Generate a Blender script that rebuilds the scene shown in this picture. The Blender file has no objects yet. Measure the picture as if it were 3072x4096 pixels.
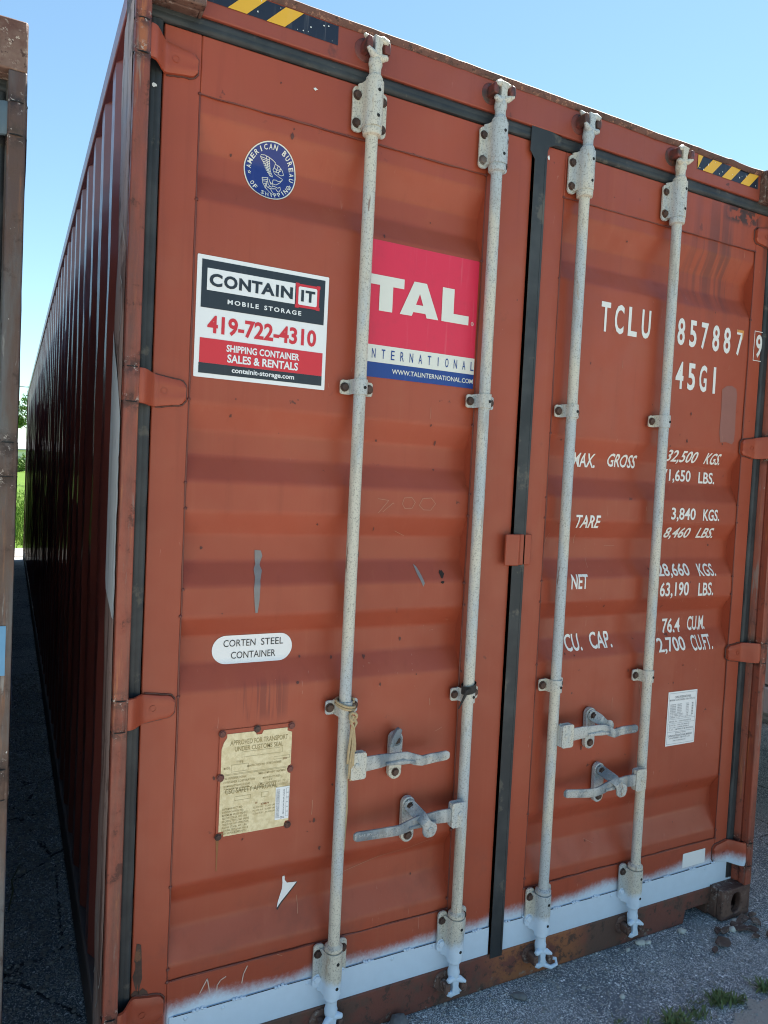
import bpy, bmesh, math, random
import numpy as np
from mathutils import Vector, Matrix
random.seed(7); RNG = np.random.default_rng(11)
R = math.radians; PI = math.pi
SC = bpy.context.scene
COL = SC.collection

# ------------------------------------------------------------------ camera
def cam_axes(a, p, r):
    ca, sa, cp, sp, cr, sr = math.cos(a), math.sin(a), math.cos(p), math.sin(p), math.cos(r), math.sin(r)
    f = Vector((sa*cp, ca*cp, sp)); x = Vector((ca, -sa, 0)); u = x.cross(f)
    return cr*x+sr*u, -sr*x+cr*u, f
cd = bpy.data.cameras.new('camera'); cam = bpy.data.objects.new('camera', cd); COL.objects.link(cam)
X, U, F = cam_axes(R(27.195), R(-2.426), R(2.803))
cam.matrix_world = Matrix(((X.x, U.x, -F.x, -0.235), (X.y, U.y, -F.y, -1.84), (X.z, U.z, -F.z, 1.6534), (0, 0, 0, 1)))
cd.sensor_fit = 'VERTICAL'; cd.sensor_height = 36; cd.lens = 2923.4*36/4096
cd.clip_start = .02; cd.clip_end = 3000
SC.camera = cam
# ------------------------------------------------------------------ sky, sun, exposure
SUN_EL, SUN_AZ = R(60), R(64)
W = bpy.data.worlds.new('World'); SC.world = W; W.use_nodes = True
nt = W.node_tree; sky = nt.nodes.new('ShaderNodeTexSky'); sky.sky_type = 'NISHITA'; sky.sun_disc = False
sky.sun_elevation = SUN_EL; sky.sun_rotation = SUN_AZ; sky.air_density = 1.0; sky.dust_density = .08; sky.ozone_density = 1.0
tint = nt.nodes.new('ShaderNodeMix'); tint.data_type = 'RGBA'; tint.blend_type = 'MULTIPLY'; tint.inputs[0].default_value = 1; tint.inputs[7].default_value = (.96, 1.08, 1, 1)
nt.links.new(sky.outputs[0], tint.inputs[6]); nt.links.new(tint.outputs[2], nt.nodes['Background'].inputs[0]); nt.nodes['Background'].inputs[1].default_value = .084
sl = bpy.data.lights.new('sun', 'SUN'); sl.energy = 5.0; sl.angle = R(.53); sl.color = (1, .95, .87)
so = bpy.data.objects.new('sun', sl); COL.objects.link(so)
so.rotation_euler = Vector((math.sin(SUN_AZ)*math.cos(SUN_EL), math.cos(SUN_AZ)*math.cos(SUN_EL), math.sin(SUN_EL))).to_track_quat('Z', 'Y').to_euler()
so.location = (8, 6, 20)
SC.view_settings.view_transform = 'Standard'; SC.view_settings.look = 'None'
SC.view_settings.exposure = 1.38; SC.view_settings.gamma = 1; SC.view_settings.use_curve_mapping = False
SC.cycles.filter_width = 1.1; SC.cycles.max_bounces = 8; SC.cycles.use_denoising = True

# ------------------------------------------------------------------ node helpers
class Mat:
    def __init__(s, name):
        s.m = bpy.data.materials.new(name); s.m.use_nodes = True; s.t = s.m.node_tree
        s.b = s.t.nodes['Principled BSDF']; s._pos = None
    def link(s, a, b): s.t.links.new(a, b)
    def val(s, sock, v):
        if isinstance(v, bpy.types.NodeSocket): s.link(v, sock)
        elif isinstance(v, tuple) and len(v) == 3 and sock.type == 'RGBA': sock.default_value = (*v, 1)
        else: sock.default_value = v
    def pos(s):
        if s._pos is None: s._pos = s.t.nodes.new('ShaderNodeNewGeometry').outputs['Position']
        return s._pos
    def xyz(s):
        n = s.t.nodes.new('ShaderNodeSeparateXYZ'); s.link(s.pos(), n.inputs[0]); return n.outputs
    def scaled(s, sc, off=(0, 0, 0)):
        n = s.t.nodes.new('ShaderNodeMapping'); s.link(s.pos(), n.inputs[0]); n.inputs['Scale'].default_value = sc; n.inputs['Location'].default_value = off; return n.outputs[0]
    def noise(s, scale, detail=3, rough=.55, vec=None, dist=0):
        n = s.t.nodes.new('ShaderNodeTexNoise'); s.link(vec or s.pos(), n.inputs['Vector'])
        n.inputs['Scale'].default_value = scale; n.inputs['Detail'].default_value = detail; n.inputs['Roughness'].default_value = rough; n.inputs['Distortion'].default_value = dist
        return n.outputs['Fac']
    def voro(s, scale, feature='F1', out='Distance', vec=None, rnd=1):
        n = s.t.nodes.new('ShaderNodeTexVoronoi'); n.feature = feature; s.link(vec or s.pos(), n.inputs['Vector'])
        n.inputs['Scale'].default_value = scale; n.inputs['Randomness'].default_value = rnd; return n.outputs[out]
    def ramp(s, v, a, b, lo=0., hi=1., smooth=True):
        n = s.t.nodes.new('ShaderNodeMapRange'); n.interpolation_type = 'SMOOTHSTEP' if smooth else 'LINEAR'
        s.val(n.inputs[0], v)
        for i, q in ((1, a), (2, b), (3, lo), (4, hi)): s.val(n.inputs[i], q)
        return n.outputs[0]
    def math(s, op, a, b=0.):
        n = s.t.nodes.new('ShaderNodeMath'); n.operation = op; s.val(n.inputs[0], a); s.val(n.inputs[1], b); return n.outputs[0]
    def mul(s, *a):
        r = a[0]
        for q in a[1:]: r = s.math('MULTIPLY', r, q)
        return r
    def mix(s, f, a, b):
        n = s.t.nodes.new('ShaderNodeMix'); n.data_type = 'RGBA'; s.val(n.inputs[0], f); s.val(n.inputs[6], a); s.val(n.inputs[7], b); return n.outputs[2]
    def band(s, v, a, b, w):
        return s.mul(s.ramp(v, a-w, a+w), s.ramp(v, b-w, b+w, 1., 0.))
    def bump(s, h, strength=.3, dist=.002, prev=None):
        n = s.t.nodes.new('ShaderNodeBump'); s.link(h, n.inputs['Height']); n.inputs['Strength'].default_value = strength; n.inputs['Distance'].default_value = dist
        if prev: s.link(prev, n.inputs['Normal'])
        s.link(n.outputs[0], s.b.inputs['Normal']); return n.outputs[0]
    def out(s, col=None, rough=.5, metal=0., spec=.5, coat=0., crough=.1):
        if col is not None: s.val(s.b.inputs['Base Color'], col)
        s.val(s.b.inputs['Roughness'], rough); s.val(s.b.inputs['Metallic'], metal)
        s.b.inputs['Specular IOR Level'].default_value = spec
        s.b.inputs['Coat Weight'].default_value = coat; s.b.inputs['Coat Roughness'].default_value = crough
        return s.m

GREY_SPRAY = (.58, .69, .81)
def red_paint(name, base, rough=.42, spray=False, coat=0., streaks=False, wear=.3):
    m = Mat(name); x, y, z = m.xyz()
    c = m.mix(m.ramp(m.noise(1.3, 4), .3, .7), tuple(v*.9 for v in base), (base[0]*1.08, base[1]*1.12, base[2]*1.15))
    c = m.mix(m.mul(m.ramp(m.noise(5, 5, .6), .5, .75), .35), c, (base[0]*1.05, base[1]*1.45, base[2]*1.6))
    # faint vertical water marks
    vs = m.noise(1, 4, .6, vec=m.scaled((38, 38, 1.3)))
    c = m.mix(m.mul(m.ramp(vs, .55, .75), .3), c, tuple(v*.72 for v in base))
    c = m.mix(m.mul(m.ramp(vs, .45, .28), .22), c, (base[0]*1.1, base[1]*1.5, base[2]*1.6))
    # small dark rust specks, grease marks and pale scratches
    sp = m.mul(m.ramp(m.noise(24, 3, .6), .70, .74), m.ramp(m.noise(3.1, 2), .45, .6))
    c = m.mix(m.mul(sp, .8), c, (.07, .025, .018))
    c = m.mix(m.mul(m.ramp(m.noise(9, 5, .7), .66, .78), wear), c, (.10, .035, .028))
    sc = m.noise(1, 2, .5, vec=m.scaled((90, 90, 14)), dist=1.5)
    c = m.mix(m.mul(m.ramp(sc, .735, .76), m.ramp(m.noise(2.3, 2), .5, .62), .55), c, (.48, .26, .20))
    if streaks:
        st = m.mul(m.ramp(x, 1.80, 2.12), m.band(z, 2.36, 2.745, .14), m.ramp(m.noise(1, 3, .6, vec=m.scaled((26, 4, 1.0))), .44, .64))
        c = m.mix(m.mul(st, .62), c, (.085, .035, .032))
        gr = m.mul(m.band(x, 2.12, 2.30, .04), m.band(z, 2.69, 2.75, .012), m.ramp(m.noise(30, 4), .42, .52))
        c = m.mix(m.mul(gr, .9), c, (.03, .025, .024))
        dr = m.mul(m.band(x, .335, .47, .02), m.band(z, .985, 1.085, .02), m.ramp(m.noise(1, 2, .6, vec=m.scaled((75, 9, 2.5))), .47, .55))
        c = m.mix(m.mul(dr, .6), c, (.17, .035, .025))
        d2 = m.mul(m.ramp(m.noise(7, 5, .7), .5, .7), m.ramp(z, .75, .25))
        c = m.mix(m.mul(d2, .30), c, (.10, .045, .035))
    rg = m.ramp(m.noise(14, 4), .3, .7, rough-.06, rough+.1)
    if spray:
        edge = m.math('ADD', m.mul(m.noise(4.5, 3), .075), m.mul(m.noise(90, 3, .7), .028))
        zz = m.math('ADD', z, edge)
        sm = m.mul(m.ramp(zz, .252, .302, 1., 0.), m.ramp(x, .158, .178))
        c = m.mix(sm, c, m.mix(m.noise(40, 3), GREY_SPRAY, tuple(v*.92 for v in GREY_SPRAY)))
    h = m.bump(m.noise(300, 3), .10, .001)
    m.bump(m.noise(9, 3), .12, .004, h)
    return m.out(c, rg, spec=.42, coat=coat, crough=.12)

def worn_steel(name, paint, rust=(.085, .038, .022), amount=.5, vert=True, rough=.5, pale=(.36, .33, .31)):
    m = Mat(name)
    v = m.scaled((16, 16, 1.6) if vert else (14, 14, 14))
    n1 = m.noise(1, 6, .65, vec=v); n2 = m.noise(4, 6, .7)
    c = m.mix(m.ramp(n1, .62-.3*amount, .74-.3*amount), paint, rust)
    c = m.mix(m.mul(m.ramp(n2, .55, .62), .75), c, tuple(q*.6 for q in rust))
    c = m.mix(m.mul(m.ramp(m.noise(1, 5, .7, vec=m.scaled((40, 40, 2.2), (3, 1, 0)) if vert else None), .62, .70), .45), c, pale)
    c = m.mix(m.mul(m.ramp(m.noise(18, 4, .7), .6, .68), .6), c, (.22, .085, .035))
    h = m.bump(n1, .35, .004); m.bump(m.noise(120, 4), .25, .002, h)
    return m.out(c, m.ramp(n2, .3, .7, rough-.12, rough+.2), spec=.5)

def galv(name, cream=(.56, .53, .45), blue=(.42, .46, .48), spray=False, rust=.5):
    m = Mat(name); x, y, z = m.xyz()
    c = m.mix(m.ramp(m.noise(1, 4, .6, vec=m.scaled((12, 12, 3))), .4, .6), cream, blue)
    c = m.mix(m.mul(m.ramp(m.noise(210, 3, .75), .535, .62), .6), c, (.11, .105, .095))
    c = m.mix(m.mul(m.ramp(m.noise(1, 5, .7, vec=m.scaled((22, 22, 3.5), (7, 3, 0))), .54, .70), .5), c, (.24, .22, .19))
    c = m.mix(m.mul(m.ramp(m.noise(1, 4, .65, vec=m.scaled((30, 30, 7))), .62, .72), rust), c, (.30, .19, .10))
    c = m.mix(m.mul(m.ramp(m.noise(1, 3, .6, vec=m.scaled((45, 45, 6), (5, 0, 0))), .69, .72), .8), c, (.16, .075, .05))
    if spray:
        zz = m.math('ADD', z, m.math('ADD', m.mul(m.noise(11, 3), .07), m.mul(m.noise(90, 2), .02)))
        c = m.mix(m.ramp(zz, .235, .268, 1., 0.), c, GREY_SPRAY)
    m.bump(m.noise(220, 3), .22, .0015)
    return m.out(c, m.ramp(m.noise(30, 3), .3, .7, .42, .65), spec=.5, metal=0.)

def plain(name, col, rough=.5, var=.12, scale=30, spec=.5, bump=.1, metal=0.):
    m = Mat(name)
    c = m.mix(m.noise(scale, 4, .6), tuple(v*(1-var) for v in col), tuple(min(1, v*(1+var)) for v in col))
    m.bump(m.noise(scale*6, 3), bump, .001)
    return m.out(c, m.ramp(m.noise(scale*.7, 3), .3, .7, max(.05, rough-.07), rough+.07), spec=spec, metal=metal)

def print_mat(name, col, dirt=.12, rough=.38):
    m = Mat(name)
    c = m.mix(m.mul(m.ramp(m.noise(14, 5, .7), .45, .8), dirt), col, tuple(v*.55+.02 for v in col))
    c = m.mix(m.mul(m.ramp(m.noise(1, 4, .6, vec=m.scaled((60, 60, 3))), .55, .75), dirt*.8), c, tuple(min(1, v*.7+.22) for v in col))
    m.bump(m.noise(60, 2), .03, .001)
    return m.out(c, rough, spec=.4)

RED = (.325, .062, .029)
M = {}
M['door'] = red_paint('door_paint', RED, .42, spray=True, streaks=True)
M['side'] = red_paint('side_paint', (.30, .072, .052), .40, coat=.28, wear=.15)
M['frame'] = red_paint('frame_paint', (.28, .060, .036), .45, wear=.6)
def post_mat(name, base, dark, orange, scuff, joints=()):
    m = Mat(name); st = lambda a, b, o: m.noise(1, 6, .68, vec=m.scaled((a, a, b), o))
    c = m.mix(m.ramp(st(9, 1.1, (0, 0, 0)), .38, .62), base, dark)
    c = m.mix(m.mul(m.ramp(st(40, 2.4, (1, 2, 0)), .55, .66), .8), c, orange)
    c = m.mix(m.mul(m.ramp(st(34, 3.0, (5, 1, 3)), .58, .66), .75), c, scuff)
    c = m.mix(m.mul(m.ramp(m.noise(13, 6, .72), .56, .64), .75), c, tuple(q*.45 for q in dark))
    c = m.mix(m.ramp(m.noise(55, 4, .7), .69, .73), c, tuple(min(1, q*2.2) for q in scuff))
    z = m.xyz()[2]; g = None
    for zj in joints:
        d = m.ramp(m.math('ABSOLUTE', m.math('SUBTRACT', z, zj)), .004, .034, 1., 0.); g = d if g is None else m.math('MAXIMUM', g, d)
    if g:
        c = m.mix(m.mul(g, m.ramp(m.noise(38, 5, .75), .40, .56), .9), c, tuple(q*.42 for q in dark))
        c = m.mix(m.mul(g, m.ramp(m.noise(70, 4, .75), .58, .64), .9), c, (.42, .36, .32))
    h = m.bump(st(40, 2.4, (1, 2, 0)), .4, .003); m.bump(m.noise(110, 4, .7), .35, .002, h)
    return m.out(c, m.ramp(m.noise(13, 5, .7), .35, .65, .34, .68), spec=.5)
M['post'] = post_mat('scraped_post', (.27, .062, .034), (.125, .042, .030), (.36, .115, .040), (.20, .155, .135), (2.628, 2.705, 1.814, 1.897, 1.011, 1.088, .196, .288))
M['post_side'] = worn_steel('rubbed_post_side', (.46, .31, .26), rust=(.20, .105, .08), amount=.42, pale=(.92, .90, .88), rough=.55)
M['casting'] = None
M['keeper'] = worn_steel('keeper_paint', (.15, .038, .03), rust=(.06, .03, .024), amount=.5, vert=False)
M['galv'] = galv('galvanised'); M['galv_low'] = galv('galvanised_sprayed', spray=True)
M['handle'] = galv('handle_steel', (.46, .46, .44), (.15, .18, .21), rust=.3)
M['bolt'] = worn_steel('rusty_bolt', (.07, .036, .025), rust=(.045, .024, .018), amount=.6, vert=False, rough=.6)
M['bolt_grey'] = plain('sprayed_bolt', GREY_SPRAY, .45)
M['hole'] = plain('dark_hole', (.008, .008, .009), .8)
def rubber():
    m = Mat('black_rubber')
    c = m.mix(m.ramp(m.noise(6, 4, .6), .35, .7), (.022, .026, .030), (.05, .055, .058))
    c = m.mix(m.mul(m.ramp(m.noise(11, 5, .65), .6, .68), .5), c, (.15, .135, .105))
    m.bump(m.noise(80, 3), .15, .001)
    return m.out(c, .55, spec=.4)
M['rubber'] = rubber()
M['seam'] = plain('seam_dirt', (.10, .030, .022), .6)
M['crack'] = plain('open_crack', (.02, .014, .012), .8)
M['spray'] = plain('grey_primer', GREY_SPRAY, .5, .06)
M['white'] = print_mat('white_vinyl', (.78, .79, .80), .08)
M['letter'] = print_mat('white_lettering', (.74, .74, .71), .25)
M['navy'] = print_mat('charcoal_vinyl', (.022, .030, .042), .05)
M['signred'] = print_mat('red_vinyl', (.60, .030, .045), .06)
M['pink'] = print_mat('faded_red_vinyl', (.66, .026, .070), .28)
M['offwhite'] = print_mat('offwhite_vinyl', (.70, .70, .64), .10)
M['blue'] = print_mat('blue_vinyl', (.012, .050, .24), .10)
M['emblem'] = print_mat('emblem_blue', (.012, .032, .19), .08)
M['yellow'] = print_mat('yellow_vinyl', (.74, .41, .035), .12)
M['inkblue'] = print_mat('hazard_dark', (.014, .020, .038), .35)
M['black'] = print_mat('black_ink', (.02, .02, .022), .05)
M['greyink'] = print_mat('grey_ink', (.22, .23, .25), .05)
def brass():
    m = Mat('faded_plate')
    c = m.mix(m.ramp(m.noise(60, 4, .7), .35, .65), (.78, .66, .42), (.64, .52, .30))
    c = m.mix(m.mul(m.ramp(m.noise(16, 5, .7), .6, .7), .55), c, (.30, .20, .08))
    m.bump(m.noise(200, 3), .25, .001)
    return m.out(c, .5, metal=.0)
M['plate'] = brass()
M['plateink'] = plain('plate_stamping', (.33, .25, .11), .6, .3, 60)
M['rustmark'] = plain('rust_lettering', (.25, .10, .03), .6, .3)
M['scuff'] = plain('grey_scuff', (.20, .19, .19), .55, .25, 40)
M['patch'] = plain('faded_patch', (.26, .105, .085), .5, .1, 20)
M['chalk'] = plain('chalk', (.55, .42, .36), .9, .2, 90)
M['whitechalk'] = plain('paint_pen', (.50, .48, .46), .7, .2, 50)
M['scratch'] = plain('faint_scratch', (.42, .20, .13), .6, .2, 60)
M['rope'] = plain('hemp_rope', (.44, .33, .19), .9, .3, 120, bump=.5)
M['strap'] = plain('black_webbing', (.03, .028, .026), .85, .4, 160, bump=.5)
def post_primer():
    m = Mat('pale_primer')
    c = m.mix(m.ramp(m.noise(1, 5, .7, vec=m.scaled((30, 30, 2))), .5, .72), (.92, .93, .93), (.62, .62, .61))
    c = m.mix(m.ramp(m.noise(1, 5, .7, vec=m.scaled((60, 60, 5), (2, 0, 0))), .64, .7), c, (.13, .10, .08))
    m.bump(m.noise(1, 4, .6, vec=m.scaled((40, 40, 3))), .3, .002)
    return m.out(c, .35, spec=.5)
M['primer'] = post_primer()
# second container
M['b_paint'] = red_paint('b_paint', (.085, .11, .13), .45, wear=.7)
M['b_post'] = post_mat('b_post', (.105, .115, .12), (.085, .045, .032), (.20, .085, .040), (.26, .25, .235), [q*.8947 for q in (2.628, 2.705, 1.814, 1.897, 1.011, 1.088, .196, .288)])
M['b_side'] = red_paint('b_side', (.030, .060, .13), .38, wear=.2)
def flaky(name, base, dark, pale):
    m = Mat(name)
    c = m.mix(m.ramp(m.noise(7, 5, .65), .4, .6), base, dark)
    c = m.mix(m.mul(m.ramp(m.noise(70, 4, .75), .54, .60), m.ramp(m.noise(9, 3), .42, .56)), c, pale)
    c = m.mix(m.mul(m.ramp(m.noise(48, 5, .75), .56, .62), .9), c, tuple(q*.5 for q in dark))
    h = m.bump(m.noise(60, 5, .75), .5, .003); m.bump(m.noise(9, 4), .4, .006, h)
    return m.out(c, .62, spec=.4)
M['b_casting'] = flaky('b_casting', (.20, .125, .095), (.115, .050, .036), (.46, .37, .30))
M['casting'] = flaky('rusted_casting', (.15, .085, .065), (.085, .042, .034), (.26, .21, .18))
def sill_mat():
    m = Mat('rusty_sill'); x, y, z = m.xyz()
    c = m.mix(m.ramp(m.noise(5, 6, .7), .45, .56), (.17, .058, .042), (.115, .062, .046))
    c = m.mix(m.mul(m.band(x, 1.22, 1.60, .07), m.ramp(m.noise(11, 6, .72), .40, .50)), c, (.29, .105, .045))
    c = m.mix(m.mul(m.ramp(m.noise(30, 6, .72), .54, .62), .8), c, (.055, .036, .030))
    c = m.mix(m.mul(m.ramp(m.noise(21, 5, .7), .60, .68), m.ramp(z, .05, .0), .8), c, (.26, .23, .20))
    h = m.bump(m.noise(60, 5, .75), .5, .003); m.bump(m.noise(9, 4), .3, .006, h)
    return m.out(c, .62, spec=.4)
M['sill'] = sill_mat(); M['dusty_rail'] = plain('dusty_rail', (.155, .115, .105), .7, .3, 9, bump=.4)
M['b_patch'] = plain('blue_touch_up', (.10, .27, .45), .45, .12)

# ------------------------------------------------------------------ mesh builder
class Root:
    """placement of one thing: mesh data is built in world metres and stored relative to the root"""
    def __init__(s, name, loc, label, cat, group=None, kind=None):
        s.o = bpy.data.objects.new(name, None); COL.objects.link(s.o); s.o.location = loc; s.loc = Vector(loc)
        tag(s.o, label, cat, group, kind)
def tag(o, label=None, cat=None, group=None, kind=None):
    if label: o['label'] = label
    if cat: o['category'] = cat
    if group: o['group'] = group
    if kind: o['kind'] = kind
class Part:
    def __init__(s, o, loc): s.o = o; s.loc = loc
XF = dict(off=(0, 0, 0), k=1.0)       # placement of the container being built
class MB:
    def __init__(s): s.v = []; s.f = []
    def add(s, vs, fs):
        n = len(s.v); s.v += [tuple(q) for q in vs]; s.f += [tuple(i+n for i in f) for f in fs]; return s
    def box(s, x0, x1, y0, y1, z0, z1):
        return s.add([(x0, y0, z0), (x1, y0, z0), (x1, y1, z0), (x0, y1, z0), (x0, y0, z1), (x1, y0, z1), (x1, y1, z1), (x0, y1, z1)],
                     [(0, 3, 2, 1), (4, 5, 6, 7), (0, 1, 5, 4), (1, 2, 6, 5), (2, 3, 7, 6), (3, 0, 4, 7)])
    def prism(s, poly, y0, y1, axis='y'):
        """polygon in (x,z) extruded along y, or (x,y) along z, or (y,z) along x"""
        mp = {'y': lambda p, q: (p[0], q, p[1]), 'z': lambda p, q: (p[0], p[1], q), 'x': lambda p, q: (q, p[0], p[1])}[axis]
        n = len(poly)
        return s.add([mp(p, y0) for p in poly]+[mp(p, y1) for p in poly],
                     [tuple(range(n)), tuple(range(2*n-1, n-1, -1))]+[(i, i+n, (i+1) % n+n, (i+1) % n) for i in range(n)])
    def lathe(s, prof, c, n=16, axis='z', cap=True):
        """prof: (radius, height) list turned about an axis through c"""
        vs = []
        for r, h in prof:
            for i in range(n):
                a = 2*PI*i/n; p, q = r*math.cos(a), r*math.sin(a)
                vs.append({'z': (c[0]+p, c[1]+q, c[2]+h), 'y': (c[0]+p, c[1]+h, c[2]+q), 'x': (c[0]+h, c[1]+p, c[2]+q)}[axis])
        m = len(prof)
        fs = [(j*n+i, j*n+(i+1) % n, (j+1)*n+(i+1) % n, (j+1)*n+i) for j in range(m-1) for i in range(n)]
        if cap: fs += [tuple(range(n-1, -1, -1)), tuple(range((m-1)*n, m*n))]
        return s.add(vs, fs)
    def tube(s, pts, r, n=8, flat=1.0):
        """round tube along points; r may be a list"""
        P = [Vector(p) for p in pts]; rr = r if isinstance(r, (list, tuple)) else [r]*len(P); vs = []
        for i, p in enumerate(P):
            d = (P[min(i+1, len(P)-1)]-P[max(i-1, 0)]).normalized()
            a = d.cross(Vector((0, 1, 0)));
            if a.length < .1: a = d.cross(Vector((0, 0, 1)))
            a.normalize(); b = d.cross(a).normalized()
            for k in range(n):
                t = 2*PI*k/n; vs.append(p+a*(rr[i]*math.cos(t))+b*(rr[i]*flat*math.sin(t)))
        m = len(P)
        return s.add(vs, [(j*n+i, j*n+(i+1) % n, (j+1)*n+(i+1) % n, (j+1)*n+i) for j in range(m-1) for i in range(n)]+[tuple(range(n-1, -1, -1)), tuple(range((m-1)*n, m*n))])
    def bar(s, pts, hz, hy):
        """flat bar: (x,y,z,scale) points, half height hz, half thickness hy, chamfered section"""
        vs = []; sec = [(-1, -.55), (-1, .55), (-.5, 1), (.5, 1), (1, .55), (1, -.55), (.5, -1), (-.5, -1)]
        for p in pts:
            k = p[3] if len(p) > 3 else 1
            for a, b in sec: vs.append((p[0], p[1]+a*hy, p[2]+b*hz*k))
        m = len(pts); n = 8
        return s.add(vs, [(j*n+i, j*n+(i+1) % n, (j+1)*n+(i+1) % n, (j+1)*n+i) for j in range(m-1) for i in range(n)]+[tuple(range(n-1, -1, -1)), tuple(range((m-1)*n, m*n))])
    def grid(s, P):
        """P[i][j] points"""
        m, n = len(P), len(P[0])
        return s.add([p for row in P for p in row], [(i*n+j, i*n+j+1, (i+1)*n+j+1, (i+1)*n+j) for i in range(m-1) for j in range(n-1)])
    def mesh(s, name, off):
        me = bpy.data.meshes.new(name); k = XF['k']; ox, oy, oz = XF['off']
        me.from_pydata([(x+ox-off[0], y+oy-off[1], z*k+oz-off[2]) for x, y, z in s.v], [], s.f); return me
    def build(s, name, mat, parent=None, smooth=35, bevel=0, kind=None, label=None, recalc=True):
        off = parent.loc if parent else Vector((0, 0, 0))
        me = s.mesh(name, off); me.materials.append(mat if not isinstance(mat, str) else M[mat])
        if recalc:
            bm = bmesh.new(); bm.from_mesh(me); bmesh.ops.recalc_face_normals(bm, faces=bm.faces[:]); bm.to_mesh(me); bm.free()
        o = bpy.data.objects.new(name, me); COL.objects.link(o)
        if smooth:
            me.polygons.foreach_set('use_smooth', [True]*len(me.polygons)); me.set_sharp_from_angle(angle=R(smooth))
        if bevel:
            b = o.modifiers.new('bevel', 'BEVEL'); b.width = bevel; b.segments = 2; b.limit_method = 'ANGLE'; b.angle_limit = R(40); b.harden_normals = False
        if parent: o.parent = parent.o
        tag(o, label, None, None, kind)
        return Part(o, off)

def rrect(x0, x1, z0, z1, r, n=4):
    p = []
    for cx, cz, a0 in ((x1-r, z1-r, 0), (x0+r, z1-r, 90), (x0+r, z0+r, 180), (x1-r, z0+r, 270)):
        for i in range(n+1): p.append((cx+r*math.cos(R(a0+90*i/n)), cz+r*math.sin(R(a0+90*i/n))))
    return p
def holed_plate(mb, u0, u1, w0, w1, hu, hw, d0, d1, axis, hole=(.0, .0), n=24, power=3.2):
    """rectangular plate (u,w) with a rounded hole, from depth d0 to d1 along an axis"""
    cu, cw = (u0+u1)/2+hole[0], (w0+w1)/2+hole[1]
    mp = {'y': lambda u, w, d: (u, d, w), 'x': lambda u, w, d: (d, u, w), 'z': lambda u, w, d: (u, w, d)}[axis]
    inn, out = [], []
    for i in range(n):
        a = 2*PI*i/n+PI/n; c, q = math.cos(a), math.sin(a)
        r = (abs(c)**power+abs(q)**power)**(-1/power); inn.append((cu+hu*c*r, cw+hw*q*r))
        t = min(((u1-cu) if c > 0 else (u0-cu))/c if abs(c) > 1e-6 else 9, ((w1-cw) if q > 0 else (w0-cw))/q if abs(q) > 1e-6 else 9)
        out.append([cu+c*t, cw+q*t])
    for cor in ((u0, w0), (u1, w0), (u1, w1), (u0, w1)):
        k = min(range(n), key=lambda i: (out[i][0]-cor[0])**2+(out[i][1]-cor[1])**2); out[k] = list(cor)
    vs = [mp(u, w, d) for d in (d0, d1) for ring in (inn, out) for u, w in ring]; fs = []
    for i in range(n):
        j = (i+1) % n
        fs += [(i, j, n+j, n+i), (2*n+i, 3*n+i, 3*n+j, 2*n+j), (i, 2*n+i, 2*n+j, j), (n+i, n+j, 3*n+j, 3*n+i)]
    mb.add(vs, fs)

# ------------------------------------------------------------------ the door surface (front plane y = .07, inwards is +y)
FOLDS = [(2.700, 0), (2.556, 0), (2.480, 1), (2.416, 1), (2.348, 0), (1.832, 0), (1.764, 1), (1.697, 1), (1.631, 0), (1.552, 0), (1.488, 1), (1.417, 1),
         (1.353, 0), (1.272, 0), (1.214, 1), (1.144, 1), (1.073, 0), (.553, 0), (.499, 1), (.424, 1), (.341, 0), (.05, 0)]
DEPTH = .034
def prof0(z):
    for (za, a), (zb, b) in zip(FOLDS, FOLDS[1:]):
        if z >= zb: return DEPTH*(a+(b-a)*(za-z)/(za-zb)) if z <= za else 0
    return 0
def prof(z): return sum(prof0(z+d) for d in (-.007, -.0042, -.0014, .0014, .0042, .007))/6
PANELS = ((.168, 1.040), (1.345, 2.292))
def wav(x, z):
    return .0011*(math.sin(6.1*x+2.7*z)+math.sin(4.3*z-5.2*x+1.1))*.5+.0007*math.sin(11*x+7*z)
def ydoor(x, z):
    for a, b in PANELS:
        if a <= x <= b and .30 < z < 2.602:
            e = min(1, (x-a)/.05, (b-x)/.05); return .070+prof(z)+wav(x, z)*e
    return .066
ZCUT = sorted(set([round(z+d, 4) for z, _ in FOLDS for d in (-.009, -.0045, 0, .0045, .009)]))

# ------------------------------------------------------------------ flat print on the door: polygons and lettering, draped
def drape(bm, surf, off, gridx=.06):
    """bm holds faces in (x, 0, z); cut them along the folds and lay them on the surface"""
    bm.normal_update()
    bmesh.ops.triangulate(bm, faces=[f for f in bm.faces if len(f.verts) > 4])
    zs = [v.co.z for v in bm.verts]; xs = [v.co.x for v in bm.verts]
    if surf is ydoor:
        for zc in ZCUT:
            if min(zs) < zc < max(zs):
                bmesh.ops.bisect_plane(bm, geom=bm.verts[:]+bm.edges[:]+bm.faces[:], plane_co=(0, 0, zc), plane_no=(0, 0, 1), dist=1e-6)
        n = int((max(xs)-min(xs))/gridx)
        for i in range(1, n+1):
            xc = min(xs)+i*gridx
            if xc < max(xs)-1e-4: bmesh.ops.bisect_plane(bm, geom=bm.verts[:]+bm.edges[:]+bm.faces[:], plane_co=(xc, 0, 0), plane_no=(1, 0, 0), dist=1e-6)
        n = int((max(zs)-min(zs))/.06)
        for i in range(1, n+1):
            zc = min(zs)+i*.06
            if zc < max(zs)-1e-4: bmesh.ops.bisect_plane(bm, geom=bm.verts[:]+bm.edges[:]+bm.faces[:], plane_co=(0, 0, zc), plane_no=(0, 0, 1), dist=1e-6)
    for v in bm.verts: v.co.y = surf(v.co.x, v.co.z)-off
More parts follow.
